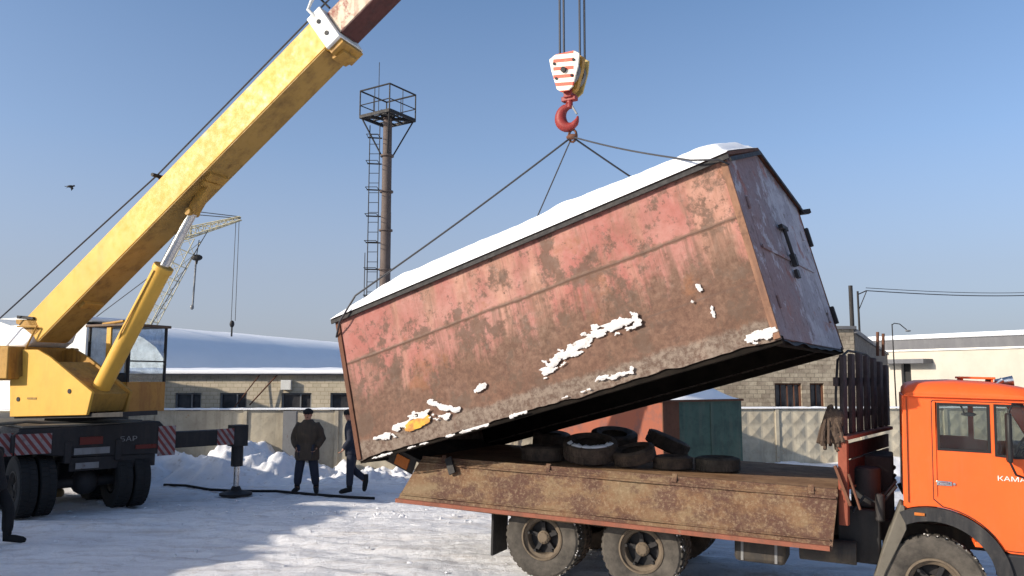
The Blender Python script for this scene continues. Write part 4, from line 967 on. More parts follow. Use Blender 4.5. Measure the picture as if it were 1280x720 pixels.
for j in range(nv):
    for i in range(nu): k = j*(nu+1)+i; g.f.append((k, k+1, k+nu+2, k+nu+1))
g.build('roof_snow', M['snow'], gar, smooth=True)
# snow stuck to the side wall
def wallsnow(pts, wd, seed, th=.03, gap=.0, amp=1.15, name='stuck_snow', mat='snowstuck'):
    I = MW[gar].inverted(); n = MW[gar].to_3x3() @ V((0,1,0)); P0 = MW[gar] @ V((0,-hy,0))
    L = [I @ onpl(x, y, P0, n) for x, y in pts]
    x0 = min(p.x for p in L)-wd*1.6; x1 = max(p.x for p in L)+wd*1.6; z0 = min(p.z for p in L)-wd*1.6; z1 = max(p.z for p in L)+wd*1.6
    st = .009; m = MB(); idx = {}
    def D(x, z):
        best = 9
        for a, b in zip(L[:-1], L[1:]):
            ax, az, bx, bz = a.x, a.z, b.x, b.z; dx, dz = bx-ax, bz-az; q = dx*dx+dz*dz; t = max(0, min(1, ((x-ax)*dx+(z-az)*dz)/q)); best = min(best, math.hypot(x-ax-t*dx, z-az-t*dz))
        return best
    H = {}
    nx = int((x1-x0)/st); nz = int((z1-z0)/st)
    for i in range(nx+1):
        for j in range(nz+1):
            x = x0+i*st; z = z0+j*st; d = D(x, z)/wd
            v = 1-d+amp*fbm(V((x*9+z*4, z*24, seed)), 5)-gap-.15
            H[i, j] = v
    for (i, j), v in H.items():
        if i < nx and j < nz and (v+H[i+1,j]+H[i,j+1]+H[i+1,j+1])/4 > 0 and max(v, H[i+1,j+1]) > .03:
            f = []
            for k in ((i,j),(i+1,j),(i+1,j+1),(i,j+1)):
                if k not in idx: idx[k] = len(m.v); m.v.append(V((x0+k[0]*st, -hy-.030-th*min(1, max(0, H[k])*.8), z0+k[1]*st)))
                f.append(idx[k])
            m.f.append(tuple(f))
    # one mesh per lump
    par = list(range(len(m.v)))
    def find(a):
        while par[a] != a: par[a] = par[par[a]]; a = par[a]
        return a
    for f in m.f:
        for q in f[1:]: par[find(q)] = find(f[0])
    grp = {}
    for f in m.f: grp.setdefault(find(f[0]), []).append(f)
    big = sorted(grp.values(), key=len, reverse=True)[:6]
    for fs in big:
        if len(fs) < 8: continue
        ids = sorted({q for f in fs for q in f}); mp = {q: i for i, q in enumerate(ids)}
        k = MB(); k.v = [m.v[q] for q in ids]; k.f = [tuple(mp[q] for q in f) for f in fs]; k.build(name, M[mat], gar, smooth=True)
for k, (pts, wd, gap) in enumerate((
    ([(684,463),(697,448),(722,436),(745,418),(795,400)], .075, .05), ([(748,474),(790,463)], .045, .2), ([(538,503),(556,508),(575,512)], .05, .1), ([(596,490),(608,480)], .035, .1),
    ([(480,548),(520,517),(560,520)], .07, .55), ([(872,357),(876,362)], .025, .1), ([(891,384),(893,394)], .02, .0), ([(866,376),(870,384)], .02, .3), ([(936,422),(968,414)], .055, .1),
    ([(470,548),(495,545)], .04, .35), ([(640,521),(660,514)], .025, .0), ([(560,546),(620,527)], .02, .25), ([(460,575),(540,552)], .014, .3), ([(800,401),(802,402)], .012, .0), ([(700,500),(740,486)], .03, .7))):
    wallsnow(pts, wd, k+1.5, gap=gap, th=.011)
s = Sh('yellow_peeled_patch', .8); s.col(s.mix(s.step(s.noise(9, 6), .45, .6), (.62,.33,.05), (.40,.18,.05))); M['ypatch'] = s.m
wallsnow([(512,534),(534,524)], .055, 12., th=.004, gap=-.35, amp=.3, name='yellow_patch', mat='ypatch')

# ------------------------------------------------------------------ hook block, slings
HY = 10.9
hk = at(715, 171, HY)
def rope_sag(a, b, s_, n=16): return [a.lerp(b, t/n)-V((0,0,s_*math.sin(math.pi*t/n))) for t in range(n+1)]
GMW = MW[gar]
slings = [
 ('sling cable running from the hook down-left over the near left roof corner', [hk, GMW @ V((-hx+.55,-hy-.115,hz+.19)), GMW @ V((-hx+.18,-hy-.12,hz-.08)), GMW @ V((-hx-.02,-hy-.03,hz-.25))], .014),
 ('sling cable running from the hook to the far left roof edge', [hk, GMW @ V((-hx+.6, hy+.12, hz+.12)), GMW @ V((-hx+.5, hy+.12, hz-.3))], .011),
 ('sling cable running from the hook behind the snow to the far right corner', [hk, GMW @ V((hx-1.2, hy+.1, hz+.15)), GMW @ V((hx-1.1, hy+.12, hz-.3))], .013),
 ('sling cable running from the hook to the near right roof corner', [hk, GMW @ V((hx-.32,-hy-.16,hz+.06)), GMW @ V((hx-.05,-hy-.12,hz-.04)), GMW @ V((hx+.02,-hy-.02,hz-.10))], .012)]
for lb, pts, r in slings:
    P = rope_sag(pts[0], pts[1], .03)+pts[2:]; o = MB().tube(P, r, 6).build('sling_cable', M['rope'], smooth=True, center=True)
    tag(o, lb, 'cable', 'sling cables holding the lifted garage')
HB = thing('hook_block', 'red and white striped crane hook block with a red hook above the garage', 'crane hook', at(711, 92, HY), (0, 0, rad(-30)))
m = MB(); ch = [(-.235,.20),(-.14,.255),(.15,.255),(.235,.20),(.215,.02),(.13,-.25),(.06,-.30),(-.06,-.30),(-.12,-.25),(-.20,.02)]
m.plate(ch, -.15, -.12); m.build('cheek_plate', M['stripe'], HB, bevel=.008)
MB().plate(ch, .17, .20).build('cheek_plate', painted('yellowed_plate', (.50,.36,.12), dirt=(.2,.12,.05), amt=.6), HB, bevel=.008)
MB().plate([(p[0]*.98, p[1]*.98) for p in ch], -.02, .06).build('middle_plate', M['yellow2'], HB)
for yy in (-.07, .115): MB().lathe([(.20,yy-.04),(.17,yy-.01),(.17,yy+.01),(.20,yy+.04),(.04,yy+.04)], 28).build('sheave', M['steel'], HB, smooth=40)
m = MB(); m.cyl((0,-.19,0),(0,.23,0),.04)
for x, z in ((-.15,.12),(.15,.12),(-.12,-.10),(.12,-.10)): m.cyl((x,-.17,z),(x,-.15,z),.02, n=8)
m.build('axle_pin', M['dark'], HB)
m = MB(); m.box((-.06,-.06,-.36),(.06,.10,-.22)); m.cyl((0,.02,-.5),(0,.02,-.34),.045); m.box((-.11,-.03,-.40),(.11,.07,-.33)); m.build('swivel', M['red'], HB, bevel=.01)
hp = []
for k in range(20):
    t = k/19; a = rad(75-330*t+30) if False else rad(100+255*t); hp.append((-.01+.135*math.cos(a), .02, -.62+.15*math.sin(a)))
hr_ = [.048+.038*math.sin(math.pi*min(1, k/15)) if k < 16 else .06-.012*(k-15) for k in range(20)]
m = MB(); m.tube([(0,.02,-.42)]+hp, [.045]+hr_, 10); m.build('hook', M['red'], HB, smooth=True)
MB().beam((.11,.02,-.60),(.03,.02,-.46), .03,.02).build('hook_latch', M['steel'], HB)
m = MB(); hkL = MW[HB].inverted() @ hk; m.tube([V((hkL.x+.06*math.cos(t*.6), hkL.y+.02, hkL.z+.02+.09*math.sin(t*.6))) for t in range(10)], .018, 6); m.sphere(hkL, (.09,.05,.04)); m.build('shackle', M['rust'], HB, smooth=True)

# ------------------------------------------------------------------ the yellow mobile crane
CO = V((-8.5, 15.9, .05))
crane = thing('mobile_crane', 'yellow truck crane with raised telescopic boom and outriggers set on snow', 'crane', CO, (0, 0, rad(135)))
CI = MW[crane].inverted()
M['rubberblack'] = painted('crane_rubber', (.02,.02,.02), dirt=(.045,.042,.04), amt=.7, rough=.9, scale=5, streak=False)
for nm, x in (('rear_wheel', 0), ('rear_wheel', 1.4)):
    x -= .5; wheel(crane, nm, x, 1.06, .56, R=.56, w_=.30, rubber='rubberblack', rimm='frame', face=1); wheel(crane, nm, x, .74, .56, R=.55, w_=.28, rubber='rubberblack', rimm='frame', face=1)
    wheel(crane, nm, x, -.90, .56, R=.56, w_=.30, rubber='rubberblack', rimm='frame', face=-1); wheel(crane, nm, x, -.58, .56, R=.55, w_=.28, rubber='rubberblack', rimm='frame', face=-1)
    MB().cyl((x,-.6,.56),(x,.6,.56),.1).sphere((x,0,.56),(.25,.25,.25)).build('axle', M['dark'], crane, smooth=40)
m = MB(); m.box((-.95,-.5,.95),(6.5,-.38,1.35)); m.box((-.95,.38,.95),(6.5,.5,1.35)); m.box((-.9,-1.25,1.36),(6.5,1.25,1.62)); m.box((1.8,-1.2,.6),(2.7,-.7,1.3)); m.box((1.8,.7,.6),(2.7,1.2,1.3)); m.build('chassis', M['dark'], crane, bevel=.02)
m = MB(); m.box((.75,-.95,.42),(2.6,.95,.94)); m.box((.3,-.25,.5),(.75,.25,.9)); m.build('dark_filler_box', M['dark'], crane, bevel=.04)  # wide box added under the chassis to darken the gap between wheels
# rear transverse outrigger box
m = MB().plate([(-1.35,1.08),(-1.2,1.02),(.3,1.06),(1.35,1.20),(1.35,1.50),(1.2,1.60),(-1.2,1.66),(-1.35,1.50)], 0, .5, M=Matrix(((0,-1,0,-.42),(1,0,0,0),(0,0,1,0),(0,0,0,1))))
m.build('outrigger_box', M['dark'], crane, bevel=.02)
MB().plate([(-1.15,.80),(.4,.80),(.4,1.05),(-1.15,1.02)], 0, .04, M=Matrix(((0,-1,0,-.86),(1,0,0,0),(0,0,1,0),(0,0,0,1)))).build('rear_bumper', M['dark'], crane, bevel=.01)
m = MB(); m.box((-.80,-2.93,1.10),(-.52,-1.2,1.42)); bm_ = m.build('outrigger_beam', M['dark'], crane, bevel=.012)
m = MB(); m.box((-.80,1.2,1.18),(-.52,2.4,1.50)); m.build('outrigger_beam', M['dark'], crane, bevel=.012)
jx, jy = -.66, -2.98
m = MB(); m.cyl((jx,jy,.62),(jx,jy,1.45),.125, n=18); m.box((jx-.16,jy-.16,1.05),(jx+.16,jy+.16,1.5)); jk = m.build('jack_leg', M['dark'], crane, bevel=.01)
MB().cyl((jx,jy,.08),(jx,jy,.62),.06, n=14).build('jack_ram', M['chrome'], jk, smooth=40)
MB().lathe([(0,.02),(.34,.02),(.34,.06),(.12,.12),(.08,.2),(0,.2)], 24, Matrix.Translation((jx,jy,0)) @ Matrix.Rotation(rad(90),4,'X')).build('jack_pad', M['dark'], jk, smooth=40)
MB().box((-.812,-2.86,1.10),(-.803,-2.45,1.44)).build('hazard_plate', M['hazard'], crane); MB().box((-.935,-1.52,.98),(-.925,-1.18,1.56)).build('hazard_plate', M['hazard'], crane); MB().box((-.812,1.30,1.14),(-.803,2.30,1.54)).build('hazard_plate', M['hazard'], crane)
MB().box((-.935,.72,1.16),(-.925,1.30,1.52)).build('hazard_plate', M['hazard'], crane)
for y0, y1, z0, z1, mt, nm in ((-.15,.25,1.28,1.42,'redlens','tail_lamp'),(-1.15,-.75,1.14,1.22,'redlens','tail_lamp'),(-.28,.34,1.10,1.22,'steel','number_plate'),(-.1,.3,.84,.95,'steel','tail_lamp')):
    MB().box((-.945,y0,z0),(-.925,y1,z1)).build(nm, M[mt], crane)
text_obj('stencil', 'БАР', .13, M['steel'], crane, Matrix.Translation((-.93,-.62,1.30)) @ Matrix.Rotation(rad(-90),4,'Z') @ Matrix.Rotation(rad(90),4,'X'), .003, 1.3)
MB().box((1.9,-1.25,.35),(1.93,-.6,1.1)).build('mudflap', M['dark'], crane)
m = MB(); m.box((-.9,-.9,1.622),(2.5,1.2,1.66)); m.build('deck_plate', M['guard'], crane, bevel=.01)
# superstructure, in world space, turned toward the garage
bB = at(52, 399, 15.6); bT = at(715, -284, 11.3)
hd = V((bT.x-bB.x, bT.y-bB.y, 0)).normalized(); hn = V((hd.y, -hd.x, 0)); hn = hn if hn.y < 0 else -hn     # towards the camera
d3 = (bT-bB).normalized(); up3 = d3.cross(hn); up3 = up3 if up3.z > 0 else -up3
BW, BH = .64, .60
MBc = Matrix(((hd.x, hn.x, 0, 0), (hd.y, hn.y, 0, 0), (0, 0, 1, 0), (0, 0, 0, 1)))
def W(o, l_, n_, z): return V(o)+hd*l_+hn*n_+V((0,0,z))
MB().cyl(V((-8.55,16.3,1.66)), V((-8.55,16.3,1.86)), .75, n=32).build('turntable', M['dark'], crane, world=True, smooth=40)
PN = bB+hn*.10
def pl2(px, py, off=0.): return onpl(px, py, PN+hn*off, hn)
def plate_px(pts, off0, off1):
    P = [pl2(x, y, 0.) for x, y in pts]; m = MB(); n = len(P); m.v = [p+hn*off0 for p in P]+[p+hn*off1 for p in P]
    m.f = [tuple(range(n)), tuple(range(2*n-1, n-1, -1))]+[(i, (i+1)%n, n+(i+1)%n, n+i) for i in range(n)]; return m
m = plate_px([(46,437),(62,446),(115,490),(108,519),(12,521),(12,474),(28,470),(28,437)], 0, -.06); m.build('turret_plate', M['yellow'], crane, world=True, bevel=.01)
plate_px([(40,433),(62,446),(115,490),(108,519),(12,521),(12,474),(28,470),(28,437)], -.85, -.91).build('turret_plate', M['yellow2'], crane, world=True)
plate_px([(14,519),(108,517),(150,515),(150,521),(14,524)], -.061, -.849).build('turret_floor', M['dark'], crane, world=True)
plate_px([(64,452),(113,493),(106,515),(64,512)], -.07, -.84).build('turret_mechanism', M['yellow2'], crane, world=True)

m = plate_px([(-60,430),(26,433),(24,474),(-60,476)], .25, -1.3); m.build('counterweight', M['yellow2'], crane, world=True, bevel=.03)
m = MB(); P0_ = pl2(13, 398); m = plate_px([(14,399),(38,399),(44,412),(36,420),(20,407),(14,404)], -.1, -.5); m.build('rope_guard', M['yellow2'], crane, world=True)
plate_px([(18,394),(38,396),(38,399),(18,398)], -.05, -.55).build('guard_bar', M['dark'], crane, world=True)
m = plate_px([(-30,425),(-5,412),(14,405),(24,409),(36,410),(30,426),(20,434),(-30,436)], -.15, -1.1); m.build('snow_heap', M['snow'], crane, world=True, bevel=.06)
for px, py in ((87,489),(23,499)): c = pl2(px, py); MB().cyl(c+hn*.003, c+hn*.012, .045, n=12).build('bolt_hole', M['dark'], crane, world=True)
c = pl2(40, 498); MB().box((-.13,.004,-.02),(.13,.008,.02), Matrix.Translation(c) @ MBc).build('faded_stencil', painted('faded_paint', (.42,.25,.05), dirt=(.15,.09,.03), amt=.9), crane, world=True)
# boom
def sect(name, p, q, wd, ht, mat, off=0., bevel=.015):
    m = MB(); c0 = p-hn*(BW/2)+up3*off; c1 = q-hn*(BW/2)+up3*off; vs = []
    for c in (c0, c1):
        for a, b in ((-1,-1),(1,-1),(1,1),(-1,1)): vs.append(c+hn*a*wd/2+up3*b*ht/2)
    m.add(vs, [(0,1,2,3),(7,6,5,4),(0,4,5,1),(1,5,6,2),(2,6,7,3),(3,7,4,0)]); return m.build(name, mat, crane, world=True, bevel=bevel)
def bpt(px, py): return onpl(px, py, bB, hn)
cEnd = bpt(413, 29); L1 = (cEnd-bB).dot(d3)
boom = sect('boom', bB-d3*.35, bB+d3*L1, BW, BH, M['yellow'])
sect('boom_collar', bB+d3*(L1-.30), bB+d3*(L1+.02), BW+.08, BH+.14, M['white']).location = (0,0,0)
m = MB(); c = bB+d3*(L1-.14)-up3*(BH/2+.14)-hn*BW/2; m.beam(c-d3*.16+up3*.03, c+d3*.14+up3*.03, BW-.04, .11, up=up3); m.beam(c-d3*.22-up3*.0, c+d3*.02-up3*.07, BW*.6, .07, up=up3); m.build('slide_bracket', M['yellow2'], crane, world=True, bevel=.01)
sect('inner_boom', bB+d3*(L1+.03), bT+d3*.3, BW*.80, BH*.80, M['maroon'])
for k in (-.13, .13): c = bB+d3*(L1-.14)+up3*k*1.1+hn*.042; MB().cyl(c, c+hn*.012, .04, n=14).build('collar_hole', M['dark'], crane, world=True)
m = MB()                                                    # boom head
c = bT-hn*BW/2; m.beam(c-d3*.1, c+d3*.55, .5, .5, up=up3); m.build('boom_head', M['yellow'], crane, world=True, bevel=.02)
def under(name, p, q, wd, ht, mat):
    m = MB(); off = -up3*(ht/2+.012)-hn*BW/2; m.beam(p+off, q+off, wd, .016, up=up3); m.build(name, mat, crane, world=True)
under('boom_underside_shade', bB-d3*.3, bB+d3*(L1-.35), BW-.02, BH, painted('boom_belly_shade', (.40,.235,.06), dirt=(.13,.07,.025), amt=.8, rough=.6, scale=1.2))  # plate painted browner to carry the shade under the boom
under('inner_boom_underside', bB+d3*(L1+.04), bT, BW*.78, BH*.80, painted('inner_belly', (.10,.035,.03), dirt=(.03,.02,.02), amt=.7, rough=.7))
# underside rib steps
for px, py in ((83,352),(258,224)):
    p = bpt(px, py); s_ = (p-bB).dot(d3); c = bB+d3*s_-up3*(BH/2+.05)-hn*BW/2; MB().beam(c-d3*.08, c+d3*.08, BW*.7, .08, up=up3).build('boom_bracket', M['yellow2'], crane, world=True, bevel=.01)
# rope along the boom top, with a roller bracket
rb = bB+d3*(bpt(200,232)-bB).dot(d3)+up3*(BH/2)
m = MB(); m.beam(rb-hn*.1, rb-hn*.1+up3*.16, .03,.04); m.cyl(rb+hn*.05+up3*.15, rb-hn*.3+up3*.15, .035, n=10); m.build('rope_roller', M['dark'], crane, world=True)
r0 = at(-30, 425, 15.9); r1 = rb-hn*.1+up3*.19; r2 = bB+d3*(L1+.2)+up3*(BH/2+.14)-hn*.1; r3 = bT+up3*(BH/2+.1)-hn*.2
MB().tube([r0, r1, r2, r3], .016, 6).build('boom_rope', M['ropeblue'], crane, world=True)
m = MB(); a = at(404, 24, 13.1); m.tube([a, at(394, 21, 13.1), at(385, 12, 13.1), at(389, 2, 13.1), at(396, -8, 13.1)], .03, 8); m.build('hose_loop', M['white'], crane, world=True, smooth=True)
m = MB(); m.tube([at(398, -4, 13.2), at(412, 10, 13.1)], .02, 6); m.build('hose_stay', M['dark'], crane, world=True)
# luffing cylinder
mid = -hn*(BW/2)
c0 = onpl(120, 497, bB+mid, hn); c1 = onpl(205, 333, bB+mid, hn); c2 = onpl(241, 266, bB+mid, hn); c3 = onpl(262, 230, bB+mid, hn)
m = MB(); m.cyl(c0, c1, .165, n=22); m.cyl(c1-(c1-c0).normalized()*.10, c1, .185, n=22); cy_ = m.build('luffing_cylinder', M['yellow'], crane, world=True, smooth=40)
MB().cyl(c1, c2, .085, n=18).build('ram_rod', M['chrome'], cy_, world=True, smooth=40)
m = MB(); m.beam(c2, c3, .16, .18, up=hn); m.cyl(c2-hn*.12, c2+hn*.14, .07, n=16); m.cyl(c3-hn*.2, c3+hn*.2, .08, n=14); m.build('ram_clevis', M['yellow2'], cy_, world=True, bevel=.01)
m = MB(); m.tube([c0+V((.05,.1,.1)), (c0+c1)/2+hn*.19, c1+hn*.17], .014, 6); m.build('hydraulic_pipe', M['yellow2'], cy_, world=True)
m = MB()
for t_ in (0, .5, 1.): q = pl2(66+38*t_, 451+36*t_)+hn*-.03; m.cyl(q, q+V((0,0,.02)), .03)
a = pl2(30, 436)-hn*.03; b = pl2(44, 408)-hn*.03; m.cyl(a, b, .018, n=6); m.cyl(b, pl2(20, 408)-hn*.03, .018, n=6); m.build('grab_rail', M['yellow2'], crane, world=True)
MB().tube([V((-9.6,14.7,1.70)), V((-9.0,15.0,1.76)), V((-8.4,15.4,1.70)), V((-7.9,15.9,1.74)), V((-7.5,16.4,1.69))], .035, 6).build('loose_cable', M['guard'], crane, world=True, smooth=True)
# operator cab
kz0 = at(160, 516, 16.6).z; kz1 = at(160, 404, 16.6).z; kc = at(160, 460, 16.6); Kl, Kw = 1.2, 1.0; h_ = kz1-kz0
Mk = Matrix(((hd.x, -hn.x, 0, kc.x), (hd.y, -hn.y, 0, kc.y), (0, 0, 1, kz0), (0, 0, 0, 1)))   # x: -Kl..0 along boom, y: 0..Kw away
pb = .34*h_
for x, y in ((-Kl,0),(-.045,0),(-Kl,Kw-.045),(-.045,Kw-.045)): MB().box((x,y,pb+.0),(x+.045,y+.045,h_-.06), Mk).build('cab_pillar', M['dark'], crane, world=True)
MB().box((-.045,.046,pb+.42),(-.01,Kw-.046,pb+.45), Mk).build('windscreen_bar', M['dark'], crane, world=True)
MB().box((-.66,-.004,pb),(-.54,.04,h_-.06), Mk).build('door_pillar', M['yellow'], crane, world=True)
m = MB(); m.box((-Kl,0,.0),(0-.036,.04,pb), Mk); m.box((-Kl,Kw-.04,0),(-.036,Kw,pb), Mk); m.box((-Kl,.041,0),(-Kl+.04,Kw-.041,pb), Mk); m.box((-Kl+.04,.041,0),(-.04,Kw-.041,.04), Mk); m.build('cab_panel', M['yellow'], crane, world=True, bevel=.006)
MB().box((-.035,0,.0),(0,Kw,pb), Mk).build('front_panel', painted('shaded_yellow_panel', (.50,.24,.05), dirt=(.25,.09,.03), amt=.8, rust=(.30,.09,.05)), crane, world=True, bevel=.006)  # cab yellow browned here: shade of the front face put into its colour
MB().box((-Kl-.05,-.05,h_-.058),(.06,Kw+.05,h_), Mk).build('cab_roof', painted('brown_roof', (.12,.07,.04), dirt=(.05,.03,.02), amt=.7), crane, world=True, bevel=.015)
MB().box((-.03,.046,pb),(-.022,Kw-.046,h_-.06), Mk).build('windscreen', M['glassdusty'], crane, world=True)
MB().box((-Kl+.046,.02,pb),(-.63,.026,h_-.06), Mk).build('rear_side_glass', M['glassdusty'], crane, world=True); MB().box((-.54,.02,pb),(-.046,.026,h_-.06), Mk).build('side_glass', M['glassdusty'], crane, world=True)
MB().box((-Kl+.046,Kw-.026,pb),(-.046,Kw-.02,h_-.06), Mk).build('far_glass', M['glassdusty'], crane, world=True)
m = MB(); m.box((-.85,.35,.05),(-.5,.7,.45), Mk); m.box((-.9,.35,.4),(-.8,.7,.82), Mk); m.build('operator_seat', M['black'], crane, world=True, bevel=.03)
m = MB(); m.cyl(Mk @ V((-.9,.1,h_+.01)), Mk @ V((-.3,.1,h_+.06)), .03); m.build('roof_pipe', M['yellow2'], crane, world=True)
# hoist ropes down to the block
tw = MW[HB]; top = bT+d3*.5-hn*.2
for px, dy in ((700,-.06),(705,.06),(725,-.06),(731,.08)):
    q = at(px, 78, HY+dy); MB().cyl(q, V((q.x, q.y, bT.z+.1)), .016, n=8).build('hoist_rope', M['ropeblue'], crane, world=True)

# ------------------------------------------------------------------ distant lattice crane
def lattice():
    Y = 48.
    A = at(150, 470, Y); Bq = at(238, 296, Y); Tq = at(301, 273, Y)
    T = thing('lattice_crane', 'distant pale yellow lattice boom crane seen behind the luffing cylinder', 'crane', (A.x, Y, 0))
    my = painted('pale_lattice_yellow', (.50,.45,.30), dirt=(.3,.27,.2), amt=.5)
    m = MB()
    def lat(p, q, w0, w1, n, r=.045):
        d = (q-p).normalized(); u = V((0,1,0)); v = d.cross(u).normalized()
        def c(t, a, b): ww = w0+(w1-w0)*t; return p.lerp(q, t)+u*a*ww/2+v*b*ww/2
        K = ((-1,-1),(1,-1),(1,1),(-1,1))
        for a, b in K: m.cyl(c(0,a,b), c(1,a,b), r, n=5)
        for i in range(n):
            for k in range(4): m.cyl(c(i/n,*K[k]), c((i+1)/n,*K[(k+1)%4]), r*.6, n=4); m.cyl(c(i/n,*K[k]), c(i/n,*K[(k+1)%4]), r*.6, n=4)
    lat(A, Bq, .8, 1.0, 10, .032); m.build('lattice_boom', my, T, world=True)
    m = MB(); lat(at(228,293,Y), Tq, .6, .2, 8, .04); m.build('jib', my, T, world=True)
    m = MB(); m.cyl(at(232,276,Y), at(250,264,Y), .04, n=5); m.cyl(at(238,296,Y), at(240,266,Y), .06, n=5); m.build('jib_mast', my, T, world=True)
    m = MB()
    for q in (((250,265),(300,271)),((118,398),(206,332)),((205,334),(240,268)),((240,268),(301,273)),((175,430),(250,305)),((250,305),(262,285))): m.cyl(at(*q[0],Y), at(*q[1],Y), .028, n=5)
    for x0, x1 in ((295,292),(299,297)): m.cyl(at(x0,274,Y), at(x1-3,401,Y), .02, n=5)
    m.cyl(at(249,300,Y), at(246,318,Y), .03, n=5)
    m.build('stay_ropes', M['rope'], T, world=True)
    m = MB(); m.cyl(at(245,327,Y), at(241,382,Y), .06, n=5); m.sphere(at(240,384,Y), (.12,.12,.16), 8, 6); m.build('hanging_chain', M['steel'], T, world=True)
    m = MB(); c = at(246,322,Y); m.sphere(c, (.36,.2,.2), 10, 6); m.cyl(c, c-V((0,0,.4)), .14, .05, 8); m.build('upper_hook', M['dark'], T, world=True)
    m = MB(); c = at(290,405,Y); m.sphere(c, (.15,.15,.22), 8, 6); m.cyl(c, c-V((0,0,.75)), .05, n=6); m.build('lower_hook', M['dark'], T, world=True)
    m = MB(); m.box((A.x-2,Y-1.5,.9),(A.x+2,Y+1.5,3.4)); m.build('crane_house', M['yellow2'], T, world=True, bevel=.1)
    m = MB(); m.box((A.x-2.5,Y-1.8,0),(A.x+2.5,Y+1.8,.9)); m.build('crawler_track', M['dark'], T, world=True, bevel=.2)
lattice()

# ------------------------------------------------------------------ hose on the snow
m = MB(); pts = [(205,606),(232,607),(262,612),(300,614),(345,614),(390,618),(430,621),(468,623)]
P = [atz(x, y, gz(atz(x,y,.05).x, 17)+.035) for x, y in pts]
m.tube(P, .03, 7); tag(m.build('hose', M['blackcloth'], smooth=True, center=True), 'thin black hose trailing over the snow past the outrigger jack', 'hose')
p = atz(510, 619, .05); m = MB(); m.sphere((0,0,.05), (.16,.1,.08), 10, 6); m.box((-.1,-.08,.0),(.14,.06,.09)); o = m.build('wood_chock', M['dark'], bevel=.02); o.location = p; tag(o, 'small dark wooden chock lying on the snow below the side board end', 'chock')
ck2 = MB(); q = atz(70, 622, .06); ck2.sphere((0,0,.10), (.16,.13,.12), 12, 8); ck2.sphere((.02,.05,.22), (.11,.08,.07), 8, 6); o = ck2.build('yellow_rock', painted('yellowish_lump', (.55,.40,.2), amt=.4), smooth=True); o.location = q; tag(o, 'small pale yellow lump lying under the crane chassis', 'rubble lump')
# ------------------------------------------------------------------ people
def skin_obj(name, joints, edges, mat, parent, root=0, sub=2):
    me = bpy.data.meshes.new(name); keys = list(joints); me.from_pydata([tuple(joints[k][0]) for k in keys], [(keys.index(a), keys.index(b)) for a, b in edges], [])
    o = bpy.data.objects.new(name, me); COL.objects.link(o); o.parent = parent; me.materials.append(mat)
    sk = o.modifiers.new('skin', 'SKIN'); sk.use_smooth_shade = True; sk.branch_smoothing = .3
    lay = me.skin_vertices[0] if me.skin_vertices else None
    if lay is None:
        me.attributes.new('skin', 'FLOAT', 'POINT')
    for i, k in enumerate(keys):
        r = joints[k][1]; me.skin_vertices[0].data[i].radius = (r, r) if not hasattr(r, '__len__') else r
        me.skin_vertices[0].data[i].use_root = (i == root)
    ss = o.modifiers.new('sub', 'SUBSURF'); ss.levels = sub; ss.render_levels = sub
    # bake to a plain mesh
    bpy.context.view_layer.update(); dg = bpy.context.evaluated_depsgraph_get(); nm = bpy.data.meshes.new_from_object(o.evaluated_get(dg))
    o.modifiers.clear(); o.data = nm; nm.polygons.foreach_set('use_smooth', [True]*len(nm.polygons))
    if not nm.materials: nm.materials.append(mat)
    return o
